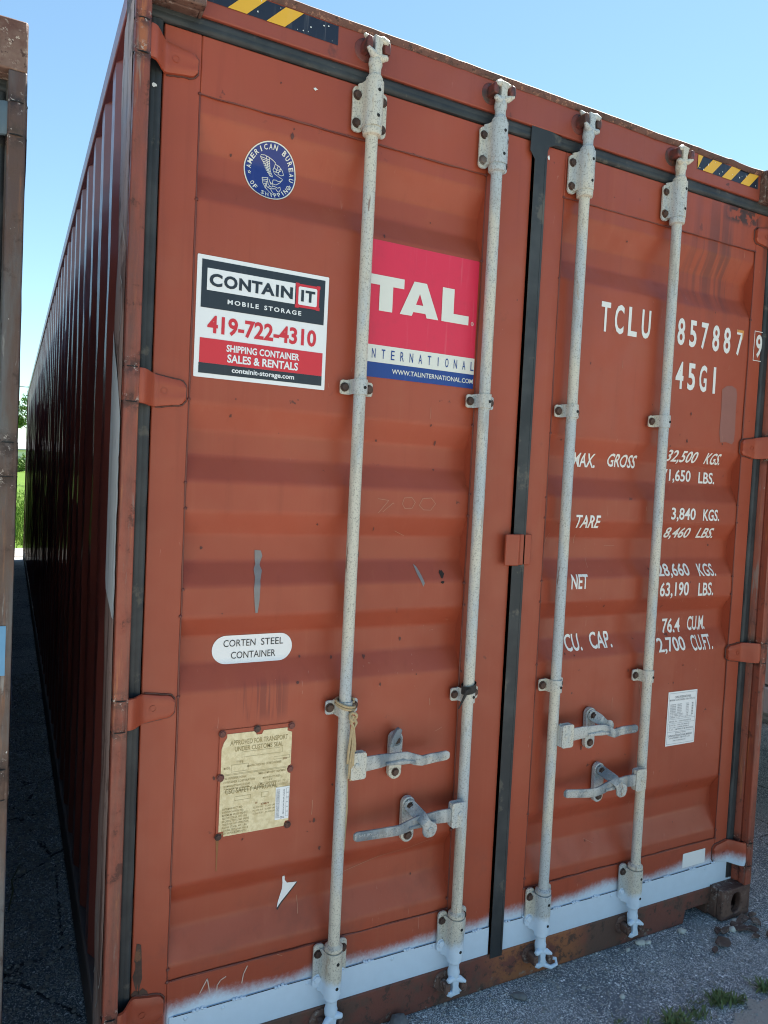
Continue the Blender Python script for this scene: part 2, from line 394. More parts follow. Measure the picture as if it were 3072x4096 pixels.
def finish(bm, name, mat, parent, label=None, big=False):
    me = bpy.data.meshes.new(name); L = parent.loc
    for v in bm.verts: v.co -= L
    bm.normal_update()
    for f in bm.faces:
        f.smooth = big
        if f.normal.y > 0: f.normal_flip()
    bm.to_mesh(me); bm.free(); me.materials.append(M[mat])
    o = bpy.data.objects.new(name, me); COL.objects.link(o); o.parent = parent.o; tag(o, label)
    return Part(o, L)
def decal(name, polys, mat, parent, off=.0015, surf=ydoor, label=None):
    bm = bmesh.new()
    for poly in polys:
        bm.faces.new([bm.verts.new((p[0], 0, p[1])) for p in poly])
    drape(bm, surf, off)
    return finish(bm, name, mat, parent, label)
def rect(x0, x1, z0, z1): return [(x0, z0), (x1, z0), (x1, z1), (x0, z1)]
def frame_polys(x0, x1, z0, z1, t):
    return [rect(x0, x1, z1-t, z1), rect(x0, x1, z0, z0+t), rect(x0, x0+t, z0+t, z1-t), rect(x1-t, x1, z0+t, z1-t)]
def ribbon(pts, w):
    """stroke of width w through (x,z) points as quads"""
    out = []
    for (a, b) in zip(pts, pts[1:]):
        dx, dz = b[0]-a[0], b[1]-a[1]; L = math.hypot(dx, dz) or 1e-6; nx, nz = -dz/L*w/2, dx/L*w/2; ex, ez = dx/L*w*.3, dz/L*w*.3
        out.append([(a[0]+nx-ex, a[1]+nz-ez), (a[0]-nx-ex, a[1]-nz-ez), (b[0]-nx+ex, b[1]-nz+ez), (b[0]+nx+ex, b[1]+nz+ez)])
    return out
_glyph = {}
def text_tris(s, bold, spacing, res):
    key = (s, bold, spacing, res)
    if key not in _glyph:
        cu = bpy.data.curves.new('lettering', 'FONT'); cu.body = s; cu.offset = bold; cu.space_character = spacing; cu.resolution_u = res; cu.fill_mode = 'FRONT'
        o = bpy.data.objects.new('lettering', cu); COL.objects.link(o); bpy.context.view_layer.update()
        me = bpy.data.meshes.new_from_object(o); bpy.data.objects.remove(o); bpy.data.curves.remove(cu)
        v = np.empty(len(me.vertices)*3); me.vertices.foreach_get('co', v)
        _glyph[key] = (v.reshape(-1, 3)[:, :2], [tuple(p.vertices) for p in me.polygons]); bpy.data.meshes.remove(me)
    return _glyph[key]
def lettering(items, name, mat, parent, off=.003, surf=ydoor, slant=0, bold=.0, spacing=1.0, res=3, warp=None, label=None):
    """items: (text, x0, x1, z0, z1[, bold]) each fitted exactly to its box; all in one mesh"""
    bm = bmesh.new()
    for it in items:
        s, x0, x1, z0, z1 = it[:5]
        v, fs = text_tris(s, it[5] if len(it) > 5 else bold, spacing, res)
        lo, hi = v.min(0), v.max(0); q = (v-lo)/np.maximum(hi-lo, 1e-6)
        P = []
        for a, b in q:
            x, z = x0+a*(x1-x0), z0+b*(z1-z0); x += slant*(z-(z0+z1)/2)
            if warp: x, z = warp(x, z)
            P.append(bm.verts.new((x, 0, z)))
        for f in fs:
            try: bm.faces.new([P[i] for i in f])
            except ValueError: pass
    drape(bm, surf, off)
    return finish(bm, name, mat, parent, label)

# ------------------------------------------------------------------ bolts (one shared mesh)
def bolt_mesh(r=.0108, h=.008):
    mb = MB(); mb.lathe([(r*1.25, 0), (r*1.25, -.0022)], (0, 0, 0), 12, 'y')
    mb.lathe([(r, -.002), (r, -h*.8), (r*.86, -h)], (0, 0, 0), 6, 'y')
    me = bpy.data.meshes.new('bolt'); me.from_pydata(mb.v, [], mb.f)
    bm = bmesh.new(); bm.from_mesh(me); bmesh.ops.recalc_face_normals(bm, faces=bm.faces[:]); bm.to_mesh(me); bm.free()
    return me
BOLT = bolt_mesh(); BOLT.materials.append(M['bolt'])
BOLTG = BOLT.copy(); BOLTG.materials.clear(); BOLTG.materials.append(M['bolt_grey'])
RIVET = bolt_mesh(.008, .005); RIVET.materials.append(M['keeper'])
def bolt(x, y, z, parent, me=None, name='bolt'):
    o = bpy.data.objects.new(name, me or BOLT); COL.objects.link(o); o.parent = parent.o
    o.location = Vector((x+XF['off'][0], y+XF['off'][1], z*XF['k']+XF['off'][2]))-parent.loc
    o.rotation_euler = (0, random.uniform(0, 1), 0); o.scale = (random.uniform(.93, 1.07),)*3
    return o

# ------------------------------------------------------------------ container parts
WID, LEN, HI = 2.438, 12.192, 2.896
RX = (.631, 1.052, 1.399, 1.823)          # the four lock rods
def casting(root, x0, y0, z0, outx, outy, top, mat):
    """corner casting: hollow block with oval holes in its outer faces"""
    mb = MB(); t = .028; x1, y1, z1 = x0+.162, y0+.178, z0+.118
    fy = (y0, y0+t) if outy < 0 else (y1-t, y1); by = (y1-.01, y1) if outy < 0 else (y0, y0+.01)
    holed_plate(mb, x0, x1, z0, z1, .027, .040, fy[0], fy[1], 'y', power=2.6)
    mb.box(x0, x1, by[0], by[1], z0, z1)
    ya, yb = (fy[1], by[0]) if outy < 0 else (by[1], fy[0])
    fx = (x0, x0+t) if outx < 0 else (x1-t, x1); bx = (x1-.01, x1) if outx < 0 else (x0, x0+.01)
    holed_plate(mb, ya, yb, z0, z1, .036, .025, fx[0], fx[1], 'x', power=2.6)
    mb.box(bx[0], bx[1], ya, yb, z0, z1)
    xa, xb = (fx[1], bx[0]) if outx < 0 else (bx[1], fx[0])
    fz = (z1-t, z1) if top else (z0, z0+t); bz = (z0, z0+.01) if top else (z1-.01, z1)
    holed_plate(mb, xa, xb, ya, yb, .045, .030, fz[0], fz[1], 'z', power=2.6)
    mb.box(xa, xb, ya, yb, bz[0], bz[1])
    return mb.build('corner_casting', mat, root, smooth=50, bevel=.009 if mat == M['b_casting'] else .005)

def cam_shape(mb, xr, zref, s, mir):
    """cam head on a rod: neck, body and hooked prongs; s = +1 at the top, -1 at the bottom"""
    f = lambda d: zref+s*d
    P = [(.0205, 0), (.0205, .018), (.0165, .022), (.0165, .040), (.0195, .050), (.0185, .064), (.013, .072)]
    mb.lathe([(r, s*h) for r, h in P], (xr, .028, zref), 18)
    mb.prism([(xr-.013, f(.064)), (xr+.013, f(.064)), (xr+.010, f(.090)), (xr+.017, f(.118)), (xr-.013, f(.121)), (xr-.010, f(.090))], .010, .042)
    q = mir
    mb.tube([(xr, .022, f(.070)), (xr-q*.017, .014, f(.072)), (xr-q*.034, .008, f(.082))], [.012, .010, .005], 10)
    mb.tube([(xr, .022, f(.068)), (xr+q*.017, .016, f(.066)), (xr+q*.030, .014, f(.070))], [.012, .010, .007], 10)
    mb.tube([(xr, .024, f(.112)), (xr+q*.016, .016, f(.114)), (xr+q*.030, .010, f(.106))], [.012, .010, .007], 10)
    mb.tube([(xr, .034, f(.114)), (xr-q*.020, .034, f(.118)), (xr-q*.036, .032, f(.126))], [.010, .009, .004], 10)
def keeper(mb, xr, zref, s, mir):
    f = lambda d: zref+s*d
    for sx in (-1, 1):
        x = xr+sx*.0285
        mb.prism([(x-.008, f(.080)), (x+.008, f(.078)), (x+.0095, f(.094)), (x+.007, f(.110)), (x-.006, f(.112)), (x-.0095, f(.096))], .004+(.006 if sx*mir > 0 else 0), .058)
    mb.lathe([(.034, .058), (.034, .052), (.028, .049)], (xr-.022, 0, f(.094)), 16, 'y')

def bracket(xr, z0, z1, zb0, zb1, low, root, mat, bolts, left_low_grey):
    """bearing bracket: flanged plate with a half-round hump over the rod"""
    mb = MB()
    mb.prism(rrect(xr-.052, xr-.020, z0, z1, .012), .0515, .0575)
    mb.prism(rrect(xr+.020, xr+.052, z0, z1, .012), .0515, .0575)
    arc = [(xr+.0265*math.cos(R(a)), .028-.0265*math.sin(R(a))) for a in range(0, 181, 15)]
    sec = [(xr+.036, .0575), (xr+.034, .0505), (xr+.029, .045)]+arc+[(xr-.029, .045), (xr-.034, .0505), (xr-.036, .0575)]
    n = 4; rows = []
    for i in range(n+1):
        z = zb0+(zb1-zb0)*i/n; rows.append([(x, y, z) for x, y in sec])
    mb.grid(rows)
    for z, fl in ((zb0, 0), (zb1, 1)): mb.add([(x, y, z) for x, y in sec], [tuple(range(len(sec)))])
    p = mb.build('bearing_bracket', mat, root, smooth=40)
    for zb in bolts:
        for sx in (-1, 1):
            g = low and zb < .24
            bolt(xr+sx*.0385, .0515, zb, root, BOLTG if g else BOLT)
    for zb in (zb0+.026, zb1-.028): hb = MB(); hb.lathe([(.0048, .0010), (.0048, .003)], (xr+.004, 0, zb), 12, 'y'); hb.build('weep_hole', 'hole', root)
    return p

def lock_rod(C, i, xr, mir, blue=False):
    g, gl = ('galv', 'galv_low') if not blue else ('b_paint', 'b_paint')
    mb = MB(); mb.lathe([(.0172, .16), (.0172, 2.76)], (xr, .030, 0), 24)
    rod = mb.build('lock_rod', g, C, smooth=50)
    m2 = MB()
    m2.lathe([(.0172, 0), (.0255, .004), (.027, .014), (.026, .024), (.0235, .027)], (xr, .030, 2.598), 20)
    m2.build('collar', g, rod, smooth=40)
    m2 = MB(); m2.lathe([(.0235, 0), (.0235, .010), (.0205, .013)], (xr, .030, 2.745), 20); m2.build('collar', g, rod, smooth=40)
    m3 = MB(); m3.lathe([(.0235, 0), (.0265, .003), (.0265, .012), (.0172, .020)], (xr, .030, .293), 20)
    m3.build('collar', gl, rod, smooth=40); m3 = MB(); m3.lathe([(.0235, 0), (.0235, .012), (.021, .015)], (xr, .030, .152), 20)
    m3.build('collar', gl, rod, smooth=40)
    bracket(xr, 2.613, 2.735, 2.622, 2.744, False, rod, M[g], (2.711, 2.636), False)
    bracket(xr, .176, .305, .166, .292, True, rod, M[gl], (.277, .203), True)
    a = MB(); cam_shape(a, xr, 2.742, 1, mir); a.build('cam', g, rod, smooth=45, bevel=.002)
    a = MB(); cam_shape(a, xr, .168, -1, mir if i != 2 else -mir)
    if i == 2: a.tube([(xr+.008, .016, .052), (xr+.030, .004, .044), (xr+.050, .000, .052), (xr+.056, .012, .062), (xr+.040, .020, .064)], [.008, .007, .006, .006, .005], 10)
    a.build('cam', 'spray' if not blue else 'b_paint', rod, smooth=45, bevel=.002)
    a = MB(); keeper(a, xr, 2.742, 1, mir); a.build('cam_keeper', 'keeper', rod, smooth=30, bevel=.003)
    a = MB(); keeper(a, xr, .168, -1, mir if i != 2 else -mir); a.build('cam_keeper', 'casting', rod, smooth=30, bevel=.003)
    for zc in (1.912, 1.001):
        c = MB(); c.prism(rrect(xr-.050, xr-.016, zc-.021, zc+.019, .007), .052, .0572); c.prism(rrect(xr+.016, xr+.050, zc-.021, zc+.019, .007), .052, .0572)
        arc = [(xr+.0215*math.cos(R(q)), .030-.0215*math.sin(R(q))) for q in range(0, 181, 15)]
        sec = [(xr+.026, .0572), (xr+.023, .048)]+arc+[(xr-.023, .048), (xr-.026, .0572)]
        c.grid([[(x, y, z) for x, y in sec] for z in (zc-.021, zc+.021)])
        inn = [(xr+.0176*math.cos(R(q)), .030-.0176*math.sin(R(q))) for q in range(0, 181, 15)]
        for z in (zc-.021, zc+.021):
            c.grid([[(x, y, z) for x, y in inn], [(x, y, z) for x, y in arc]])
        c.build('rod_clamp', g, rod, smooth=40)
        for sx in (-1, 1): bolt(xr+sx*.0375, .052, zc-.001, rod)
        h = MB(); h.lathe([(.0045, .0075), (.0045, .0095)], (xr+.006, 0, zc-.002), 12, 'y'); h.build('weep_hole', 'hole', rod)
    return rod

def door_handle(C, xr, zc, d, xend, zend, xret, zb1, zb2, catch, blue=False):
    """handle hinged to a rod at (xr, zc), reaching in direction d to xend and held by a retainer plate at xret"""
    g = 'handle' if not blue else 'b_paint'
    X = lambda t: xr+d*t
    mb = MB()
    pts = [(X(.05), .004, zc-.002, 1.15), (X(.11), -.002, zc+.004, 1.05), (X(.135), -.007, zc+.008, .85), (X(.16), -.012, zc+.010, .85), (X(.19), -.012, zc+.008, .85), (X(.215), -.008, zc-.003, .9),
           (X(.245), -.003, zc-.013 if catch != 2 else zc-.016, .80), (X(.28), -.003, zc-.010 if d > 0 else zc-.012, .78), (xend-d*.008, -.003, zend, .74), (xend, -.003, zend, .5)]
    mb.bar(pts, .0185, .0055)
    mb.bar([(X(.12), -.010, zc-.004, .3), (X(.17), -.0185, zc-.001, .55), (X(.215), -.012, zc-.008, .3)], .014, .006)
    h = mb.build('door_handle', g, C, smooth=24)
    hub = MB(); x0, x1 = sorted((X(.012), X(.060)))
    hub.prism(rrect(x0, x1, zc-.040, zc+.037, .008), -.006, .001)
    hub.prism(rrect(x0, x1, zc-.040, zc+.037, .008), .010, .017)
    hub.tube([(X(.052), .0055, zc+.034), (X(.055), .0055, zc+.005), (X(.052), .0055, zc-.036)], .0088, 8)
    hub.box(min(X(.010), X(.020)), max(X(.010), X(.020)), .0, .026, zc-.036, zc+.032)
    hub.build('handle_hub', 'galv' if not blue else g, h, smooth=40)
    rv = MB(); rv.lathe([(.0085, -.006), (.0085, -.0085), (.006, -.0098)], (X(.030), 0, zc), 14, 'y'); rv.build('hub_pin', 'galv', h, smooth=40)
    r = MB(); r.prism(rrect(xret-.0215, xret+.0215, zb2-.022, zb1+.024, .0212, 8), .046, .064)
    ret = r.build('handle_retainer', 'galv' if not blue else g, C, smooth=40, bevel=.002)
    bolt(xret, .046, zb1, ret); bolt(xret, .046, zb2, ret)
    c = MB()
    if catch == 0:      # swung up, standing above the plate
        c.prism([(xret-.030, zb1-.014), (xret-.018, zb1-.016), (xret+.006, zb1+.020), (xret+.010, zb1+.034), (xret+.000, zb1+.041), (xret-.010, zb1+.034), (xret-.022, zb1+.012)], .030, .044)
        c.lathe([(.017, .0445), (.017, .040)], (xret, 0, zb1), 16, 'y')
    else:
        dx, dz, ye = (.034, -.052, -.034) if catch == 1 else (.048, -.038, .004)
        L = math.hypot(dx, dz); ux, uz = dx/L, dz/L; rows = []
        for t, hw in ((-.30, .004), (-.24, .013), (-.12, .0185), (.0, .0195), (.18, .0185), (.42, .0150), (.62, .0165), (.80, .0235), (.98, .0250), (1.14, .0200), (1.26, .0080)):
            q = max(0, min(1, (t+.10)/.40)); q = q*q*(3-2*q); y = .0395+(ye-.0395)*q; px, pz = xret+ux*L*t, zb1+uz*L*t
            rows.append([(px-uz*w_, y+e_, pz+ux*w_) for w_, e_ in ((-hw, .0065), (-hw, .0012), (-hw*.8, 0), (0, -.0012), (hw*.8, 0), (hw, .0012), (hw, .0065))])
        c.grid(rows); c.lathe([(.0165, .0415), (.0165, .0375), (.0125, .0365)], (xret, 0, zb1), 16, 'y')
        c.lathe([(.0085, ye+.002), (.0080, ye-.004)], (xret+dx*.90, 0, zb1+dz*.90), 12, 'y')
        bolt(xret, .0370, zb1, ret)
    c.build('handle_catch', 'handle' if not blue else g, ret, smooth=35, bevel=.002)
    if not blue:
        xa, xb = sorted((xend-d*.012, xend-d*.098)); zm = zend
        def onbar(x, z): return -.0095
        kz = (zend-pts[7][2])/(xend-X(.28)) if d > 0 else 0
        bm_w = lambda x, z: (x, z+(x-xend)*kz)
        lettering([('SAE JIN', xa, xa+.042, zm-.001, zm+.0075)], 'raised_lettering', 'galv', h, off=0, surf=lambda x, z: -.0099, bold=.01, warp=bm_w)
        lettering([('SAE JIN', xb-.042, xb, zm-.0085, zm-.0005)], 'raised_lettering', 'galv', h, off=0, surf=lambda x, z: -.0099, bold=.01, warp=lambda x, z: bm_w(xa+xb-.0+(-x)+(xb-xa)*.0+.0, 2*zm-.009-z) if False else bm_w(2*xb-.042-x, 2*zm-.009-z))
    return h

def hinge(door, z0, z1, right, mats, low=False):
    mp = (lambda x: WID-x) if right else (lambda x: x)
    mb = MB(); n = 17; m = 7; P = [[], []]
    zc, hh = (z0+z1)/2, (z1-z0)/2
    for i in range(n):
        t = i/(n-1); x = .026+(.158-.026)*t
        s = min(1, max(0, (x-.044)/.040)); s = s*s*(3-2*s); y = .004+.049*s
        e = (x-.132)/.026
        hz = hh*(1-.24*max(0, min(1, (x-.070)/.06))); hz *= math.sqrt(max(.30, 1-.75*max(0, e)**3))
        zz = zc-(.004 if not low else 0)*s
        P[0].append([(mp(x), y+(.003 if j in (0, m-1) else 0)-.0016*(j in (1, m-2))*s, zz-hz+2*hz*j/(m-1)) for j in range(m)])
        P[1].append([(mp(x), max(y+.010, .0665 if s > .9 else 0), zz-hz*1.03+2*hz*1.03*j/(m-1)) for j in range(m)])
    mb.grid(P[0]); mb.grid(P[1])
    for a in (0, m-1): mb.grid([[P[0][i][a] for i in range(n)], [P[1][i][a] for i in range(n)]])
    for a in (0, n-1): mb.grid([P[0][a], P[1][a]])
    h = mb.build('hinge', mats[0], door, smooth=40)
    ring = [P[0][i][m-1] for i in range(7, n)]+[P[0][n-1][j] for j in range(m-2, 0, -1)]+[P[0][i][0] for i in range(n-1, 6, -1)]
    cx = sum(p[0] for p in ring)/len(ring); wb = MB()
    wb.tube([(p[0]+(.0022 if p[0] > cx else -.0022)*(abs(p[0]-mp(.158)) < .012)+random.uniform(-.0008, .0008), .0652, p[2]+(.0024 if p[2] > zc else -.0024)+random.uniform(-.0008, .0008)) for p in ring if abs(p[0]-mp(0)) > .074], .0023, 6)
    wb.build('hinge_weld', mats[2], door, smooth=60)
    b = MB(); b.lathe([(.0195, z0), (.0205, z0+.004), (.0205, z1-.004), (.0195, z1)], (mp(.0185), .0165, 0), 20)
    b.build('hinge_barrel', mats[1], door, smooth=40)
    for z in (z0, z1): g = MB(); g.lathe([(.0211, z-.0011), (.0211, z+.0011)], (mp(.0185), .0165, 0), 20); g.build('hinge_gap', 'hole', door, smooth=40)
    r = MB(); r.lathe([(.0085, -.0006), (.0085, -.0014), (.0070, -.0014), (.0070, -.0006)], (mp(.104), .0530, zc-.004), 18, 'y', cap=False); r.build('foundry_mark', mats[0], door)
    return h

def build_container(root, mats, off=(0, 0, 0), k=1.0, full=True):
    XF['off'] = off; XF['k'] = k; C = root
    mp = lambda x: WID-x
    # corner castings and posts
    for z0, top in ((0, False), (HI-.118, True)):
        for x0, ox in ((0, -1), (WID-.162, 1)):
            for y0, oy in ((0, -1), (LEN-.178, 1)): casting(C, x0, y0, z0, ox, oy, top, M[mats['casting']])
    zt = HI-.118
    for mir in (0, 1):
        f = mp if mir else (lambda x: x)
        pm = MB(); pm.prism([(f(x), y) for x, y in [(0, 0), (.036, 0), (.036, .030), (.031, .034), (.036, .044), (.044, .075), (.044, .110), (.009, .110), (.009, .03), (0, .03)]], .118, zt, 'z')
        post = pm.build('corner_post', mats['post'], C, smooth=30, bevel=.004)
        ps = MB(); n = 40
        rows = []
        for i in range(n+1):
            z = .118+(zt-.118)*i/n; w = .0012*math.sin(z*9)+.0010*math.sin(z*23+1)
            rows.append([(f(-.001+w*.4), .028, z), (f(-.001+w), .07, z), (f(-.0005-w), .14, z), (f(.0+w), .207, z), (f(.012), .212, z)])
        ps.grid(rows); ps.build('post_flange', mats['post_side'], post, smooth=30)
        fm = MB(); fm.box(min(f(0), f(.09)), max(f(0), f(.09)), LEN-.12, LEN, .118, zt); fm.build('corner_post', mats['post'], C, bevel=.004)
    # sill with fork notches, header with its rain lip
    sp = [(.044, .111), (.044, .0), (.143, 0), (.143, .048), (.309, .048), (.309, 0)]
    poly = [(.162, .111), (.162, .048), (.300, .048), (.309, -.004), (mp(.309), -.004), (mp(.300), .048), (mp(.162), .048), (mp(.162), .111)]
    s = MB(); s.prism(poly, .056, .066)
    s.box(.044, mp(.044), .0665, .20, .050, .106); s.box(.309, mp(.309), .0665, .10, -.003, .0495)
    s.box(.030, .162, .066, .20, .106, .112); s.box(mp(.162), mp(.030), .066, .20, .106, .112)
    s.build('door_sill', mats['sill'], C, smooth=30, bevel=.003)
    for x0 in (.150, mp(.172)): s = MB(); s.box(x0, x0+.022, .068, .16, .0, .0495); s.build('fork_pocket_wall', mats['sill'], C)
    hd = MB(); hd.box(.162, mp(.162), .052, .16, 2.786, 2.884)
    header = hd.build('door_header', mats['frame'], C, bevel=.003)
    lip = MB(); n = 60; A, B = [], []
    def dent(x):
        q = random.uniform(-.0012, .0012)
        if x > 1.55: q += -.004*math.sin((x-1.55)*9)**2
        if x > 2.0: q += .006*math.exp(-((x-2.10)/.03)**2)-.006*math.exp(-((x-2.2)/.05)**2)
        return q
    sec = [(.0505, 2.8775), (.043, 2.885), (.040, 2.893), (.046, 2.898), (.16, 2.898)]
    rows = []
    for i in range(n+1):
        x = .162+(mp(.162)-.162)*i/n; d = dent(x); rows.append([(x, y+d*.6, z+d) for y, z in sec])
    lip.grid(rows); lip.build('rain_lip', mats['roofedge'], header, smooth=50)
    # roof, rails, side walls, end wall
    r = MB(); n = 88; rows = []
    for i in range(n+1):
        y = .16+(LEN-.32)*i/n; z = HI-.012+(.008 if i % 4 in (1, 2) else -.008); rows.append([(.06, y, HI-.008), (.12, y, z), (mp(.12), y, z), (mp(.06), y, HI-.008)])
    r.grid(rows); r.build('roof_panel', mats['side'], C, smooth=0)
    r = MB(); r.box(.162, mp(.162), LEN-.16, LEN-.01, 2.79, 2.892); r.build('end_rail', mats['frame'], C, bevel=.004)
    for mir in (0, 1):
        f = mp if mir else (lambda x: x)
        t = MB(); t.box(min(f(.004), f(.064)), max(f(.004), f(.064)), .178, LEN-.178, 2.832, 2.893); t.build('top_rail', mats['side'], C, bevel=.004)
        b = MB(); b.box(min(f(.004), f(.05)), max(f(.004), f(.05)), .178, LEN-.178, .035, .165); b.build('bottom_rail', 'dusty_rail', C, bevel=.006)
        w = MB(); seq = []
        y = .205; x_out, x_in = .012, .047
        while y < LEN-.13:
            seq += [(x_out, y), (x_out, y+.072), (x_in, y+.140), (x_in, y+.210)]; y += .278
        seq += [(x_out, y), (x_out, LEN-.12)]; seq = [(a, min(b_, LEN-.12)) for a, b_ in seq]
        nz = 30; rows = []
        for (a, yy) in seq:
            row = []
            ph = random.uniform(0, 6)
            for j in range(nz+1):
                z = .165+(2.832-.165)*j/nz
                e = math.sin(PI*j/nz)
                row.append((f(a+e*(.0022*math.sin(z*4+ph)+.0012*math.sin(z*13+yy*7))+(.006*e*math.exp(-((yy-4.6)/.25)**2-((z-1.55)/.25)**2))), yy+e*.002*math.sin(z*7+ph), z))
            rows.append(row)
        w.grid(rows); w.build('side_wall', mats['side'], C, smooth=25)
        for zc in (2.832, .165):      # closing strips under the top rail and above the bottom rail
            cl = MB(); cl.grid([[(f(.010), y_, zc-.001) for y_ in (.178, LEN-.178)], [(f(.055), y_, zc-.001) for y_ in (.178, LEN-.178)]]); cl.build('wall_closing_strip', mats['side'], C)
    e = MB(); rows = []
    for i in range(45):
        x = .09+(WID-.18)*i/44; yy = LEN-.012-(.04 if i % 4 in (1, 2) else 0); rows.append([(x, yy, .118), (x, yy, 2.79)])
    e.grid(rows); e.build('end_wall', mats['side'], C, smooth=0)
    e = MB(); e.box(.1, mp(.1), LEN-.14, LEN-.02, .0, .16); e.build('end_sill', mats['sill'], C)
    fl = MB(); fl.box(.05, mp(.05), .21, LEN-.15, .12, .16); fl.build('floor', mats['sill'], C)
    # doors
    doors = []
    for di, (xa, xb, fa, fb) in enumerate(((.076, 1.209, .168, 1.040), (1.262, 2.362, 1.345, 2.292))):
        d = MB()
        d.box(xa, fa, .066, .118, .118, 2.747); d.box(fb, xb, .066, .118, .118, 2.747)
        d.box(fa, fb, .066, .118, 2.602, 2.747); d.box(fa, fb, .066, .118, .118, .300)
        door = d.build('door', mats['door'], C, smooth=30, bevel=.003); doors.append(door)
        p = MB(); nx = 36; zs = sorted(set([.298+(2.604-.298)*i/110 for i in range(111)]+[z for z in ZCUT if .3 < z < 2.6]))
        p.grid([[(x, ydoor(min(max(x, fa+1e-4), fb-1e-4), min(max(z, .3001), 2.6019)), z) for x in [fa+(fb-fa)*i/nx for i in range(nx+1)]] for z in zs])
        p.build('corrugated_panel', mats['door'], door, smooth=60)
        g = MB(); x0, x1 = (.176, xb-.002) if di == 0 else (xa+.003, 2.401)
        g.box(x0, x1, .0615, .0655, .109, .203); g.build('bottom_strip', mats['strip'], door, bevel=.0015)
        if full:
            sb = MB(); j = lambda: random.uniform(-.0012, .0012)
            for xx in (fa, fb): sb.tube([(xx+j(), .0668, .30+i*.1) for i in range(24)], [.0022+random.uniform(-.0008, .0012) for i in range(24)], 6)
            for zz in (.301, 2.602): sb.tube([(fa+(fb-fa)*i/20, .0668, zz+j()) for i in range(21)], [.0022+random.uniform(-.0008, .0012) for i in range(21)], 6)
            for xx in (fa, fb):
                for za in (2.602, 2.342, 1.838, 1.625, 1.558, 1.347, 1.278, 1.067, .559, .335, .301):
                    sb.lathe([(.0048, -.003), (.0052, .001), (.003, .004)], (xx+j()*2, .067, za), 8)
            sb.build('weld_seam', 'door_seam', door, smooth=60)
            ck = MB(); bl = MB(); x = x0+.01
            while x < x1-.02:
                L = random.uniform(.05, .11); ck.tube([(x, .0612, .2035), (min(x+L, x1), .0612, .2035+random.uniform(-.001, .001))], .0011, 5)
                for q in range(3): bl.lathe([(.0045, .0), (.004, -.004), (.001, -.006)], (x+L+q*.010+random.uniform(-.002, .002), .064, .204+random.uniform(-.002, .002)), 8, 'y')
                if random.random() < .6: bl.lathe([(.006, .0), (.006, -.003), (.003, -.005)], (x+L*.6, .064, .190), 9, 'y')
                x += L+.034
            ck.build('strip_crack', 'crack', door); bl.build('weld_blob', 'spray', door, smooth=60, kind='stuff')
        for z0, z1 in ((2.628, 2.705), (1.814, 1.897), (1.011, 1.088), (.196, .288)):
            hinge(door, z0, z1, di == 1, (M[mats['door']], M[mats['post']], M['hinge_weld']), low=z0 < .3)
    # rubber seals
    def seal(x0, x1, z0, z1, horiz):
        q = MB(); n = 48; rows = []
        for i in range(n+1):
            t = i/n; row = []
            for u, d in ((0, .012), (.04, .0035), (.30, .0), (.46, .0022), (.54, .0022), (.72, .0), (.96, .0035), (1, .012)):
                w = random.uniform(-.0005, .0005)
                row.append((x0+(x1-x0)*t, .0575+d, z0+(z1-z0)*u+w) if horiz else (x0+(x1-x0)*u+w, .0575+d, z0+(z1-z0)*t))
            rows.append(row)
        q.grid(rows); return q.build('door_seal', 'rubber', C, smooth=60)
    seal(.039, 2.399, 2.749, 2.787, True)
    seal(.0385, .0735, .128, 2.7485, False); seal(mp(.0735), mp(.0385), .128, 2.7485, False)
    cg = MB(); cg.prism([(1.2105, .098), (1.2595, .098), (1.2595, 2.722), (1.266, 2.738), (1.290, 2.749), (1.312, 2.749), (1.312, 2.780), (1.270, 2.788), (1.192, 2.796), (1.191, 2.712), (1.2105, 2.688)], .0535, .0565)
    cg.box(1.2500, 1.2575, .052, .0545, .105, 2.70)
    cg.build('door_seal', 'rubber', C, smooth=30, bevel=.002)
    # locking block across the joint
    bk = MB(); bk.prism([(1.171, .038), (1.222, .038), (1.232, .044), (1.236, .052), (1.283, .052), (1.283, .0655), (1.171, .048)], 1.403, 1.504, 'z'); bk.build('door_stop_block', mats['door'], C, smooth=30, bevel=.003)
    # lock rods and handles
    for i, xr in enumerate(RX): lock_rod(C, i, xr, 1 if i % 2 == 0 else -1, blue=not full)
    door_handle(C, RX[0], .842, 1, .970, .834, .814, .882, .785, 0, not full)
    door_handle(C, RX[1], .642, -1, .664, .634, .868, .675, .582, 1, not full)
    door_handle(C, RX[2], .838, 1, 1.752, .828, 1.582, .878, .781, 2, not full)
    door_handle(C, RX[3], .639, -1, 1.438, .640, 1.637, .676, .583, 1, not full)
    XF['off'] = (0, 0, 0); XF['k'] = 1.0
    return doors

M['lip'] = flaky('rain_lip_rust', (.13, .058, .045), (.075, .040, .034), (.30, .15, .10))
M['hinge_weld'] = plain('hinge_sealant', (.105, .040, .032), .6, .45, 40)
M['door_seam'] = plain('seam_shade_dirt', (.15, .038, .026), .5, .2)  # weld seams darker than the door: shading and dirt put into the colour
red_root = Root('shipping_container', (1.219, 6.1, 0), 'large rust-red shipping container with white lock rods and stickers on its doors', 'shipping container')
doors = build_container(red_root, dict(casting='casting', post='post', post_side='post_side', sill='sill', frame='frame', roofedge='lip', side='side', door='door', strip='spray'))
blue_root = Root('shipping_container', (-2.662+1.219, 6.05, 0), 'blue-grey rusty shipping container, only its corner post and casting showing', 'shipping container')
build_container(blue_root, dict(casting='b_casting', post='b_post', post_side='b_side', sill='b_casting', frame='b_paint', roofedge='b_casting', side='b_side', door='b_paint', strip='b_paint'), off=(-2.660, -.05, 0), k=.8947, full=False)

C = red_root
flat = lambda y: (lambda x, z: y)
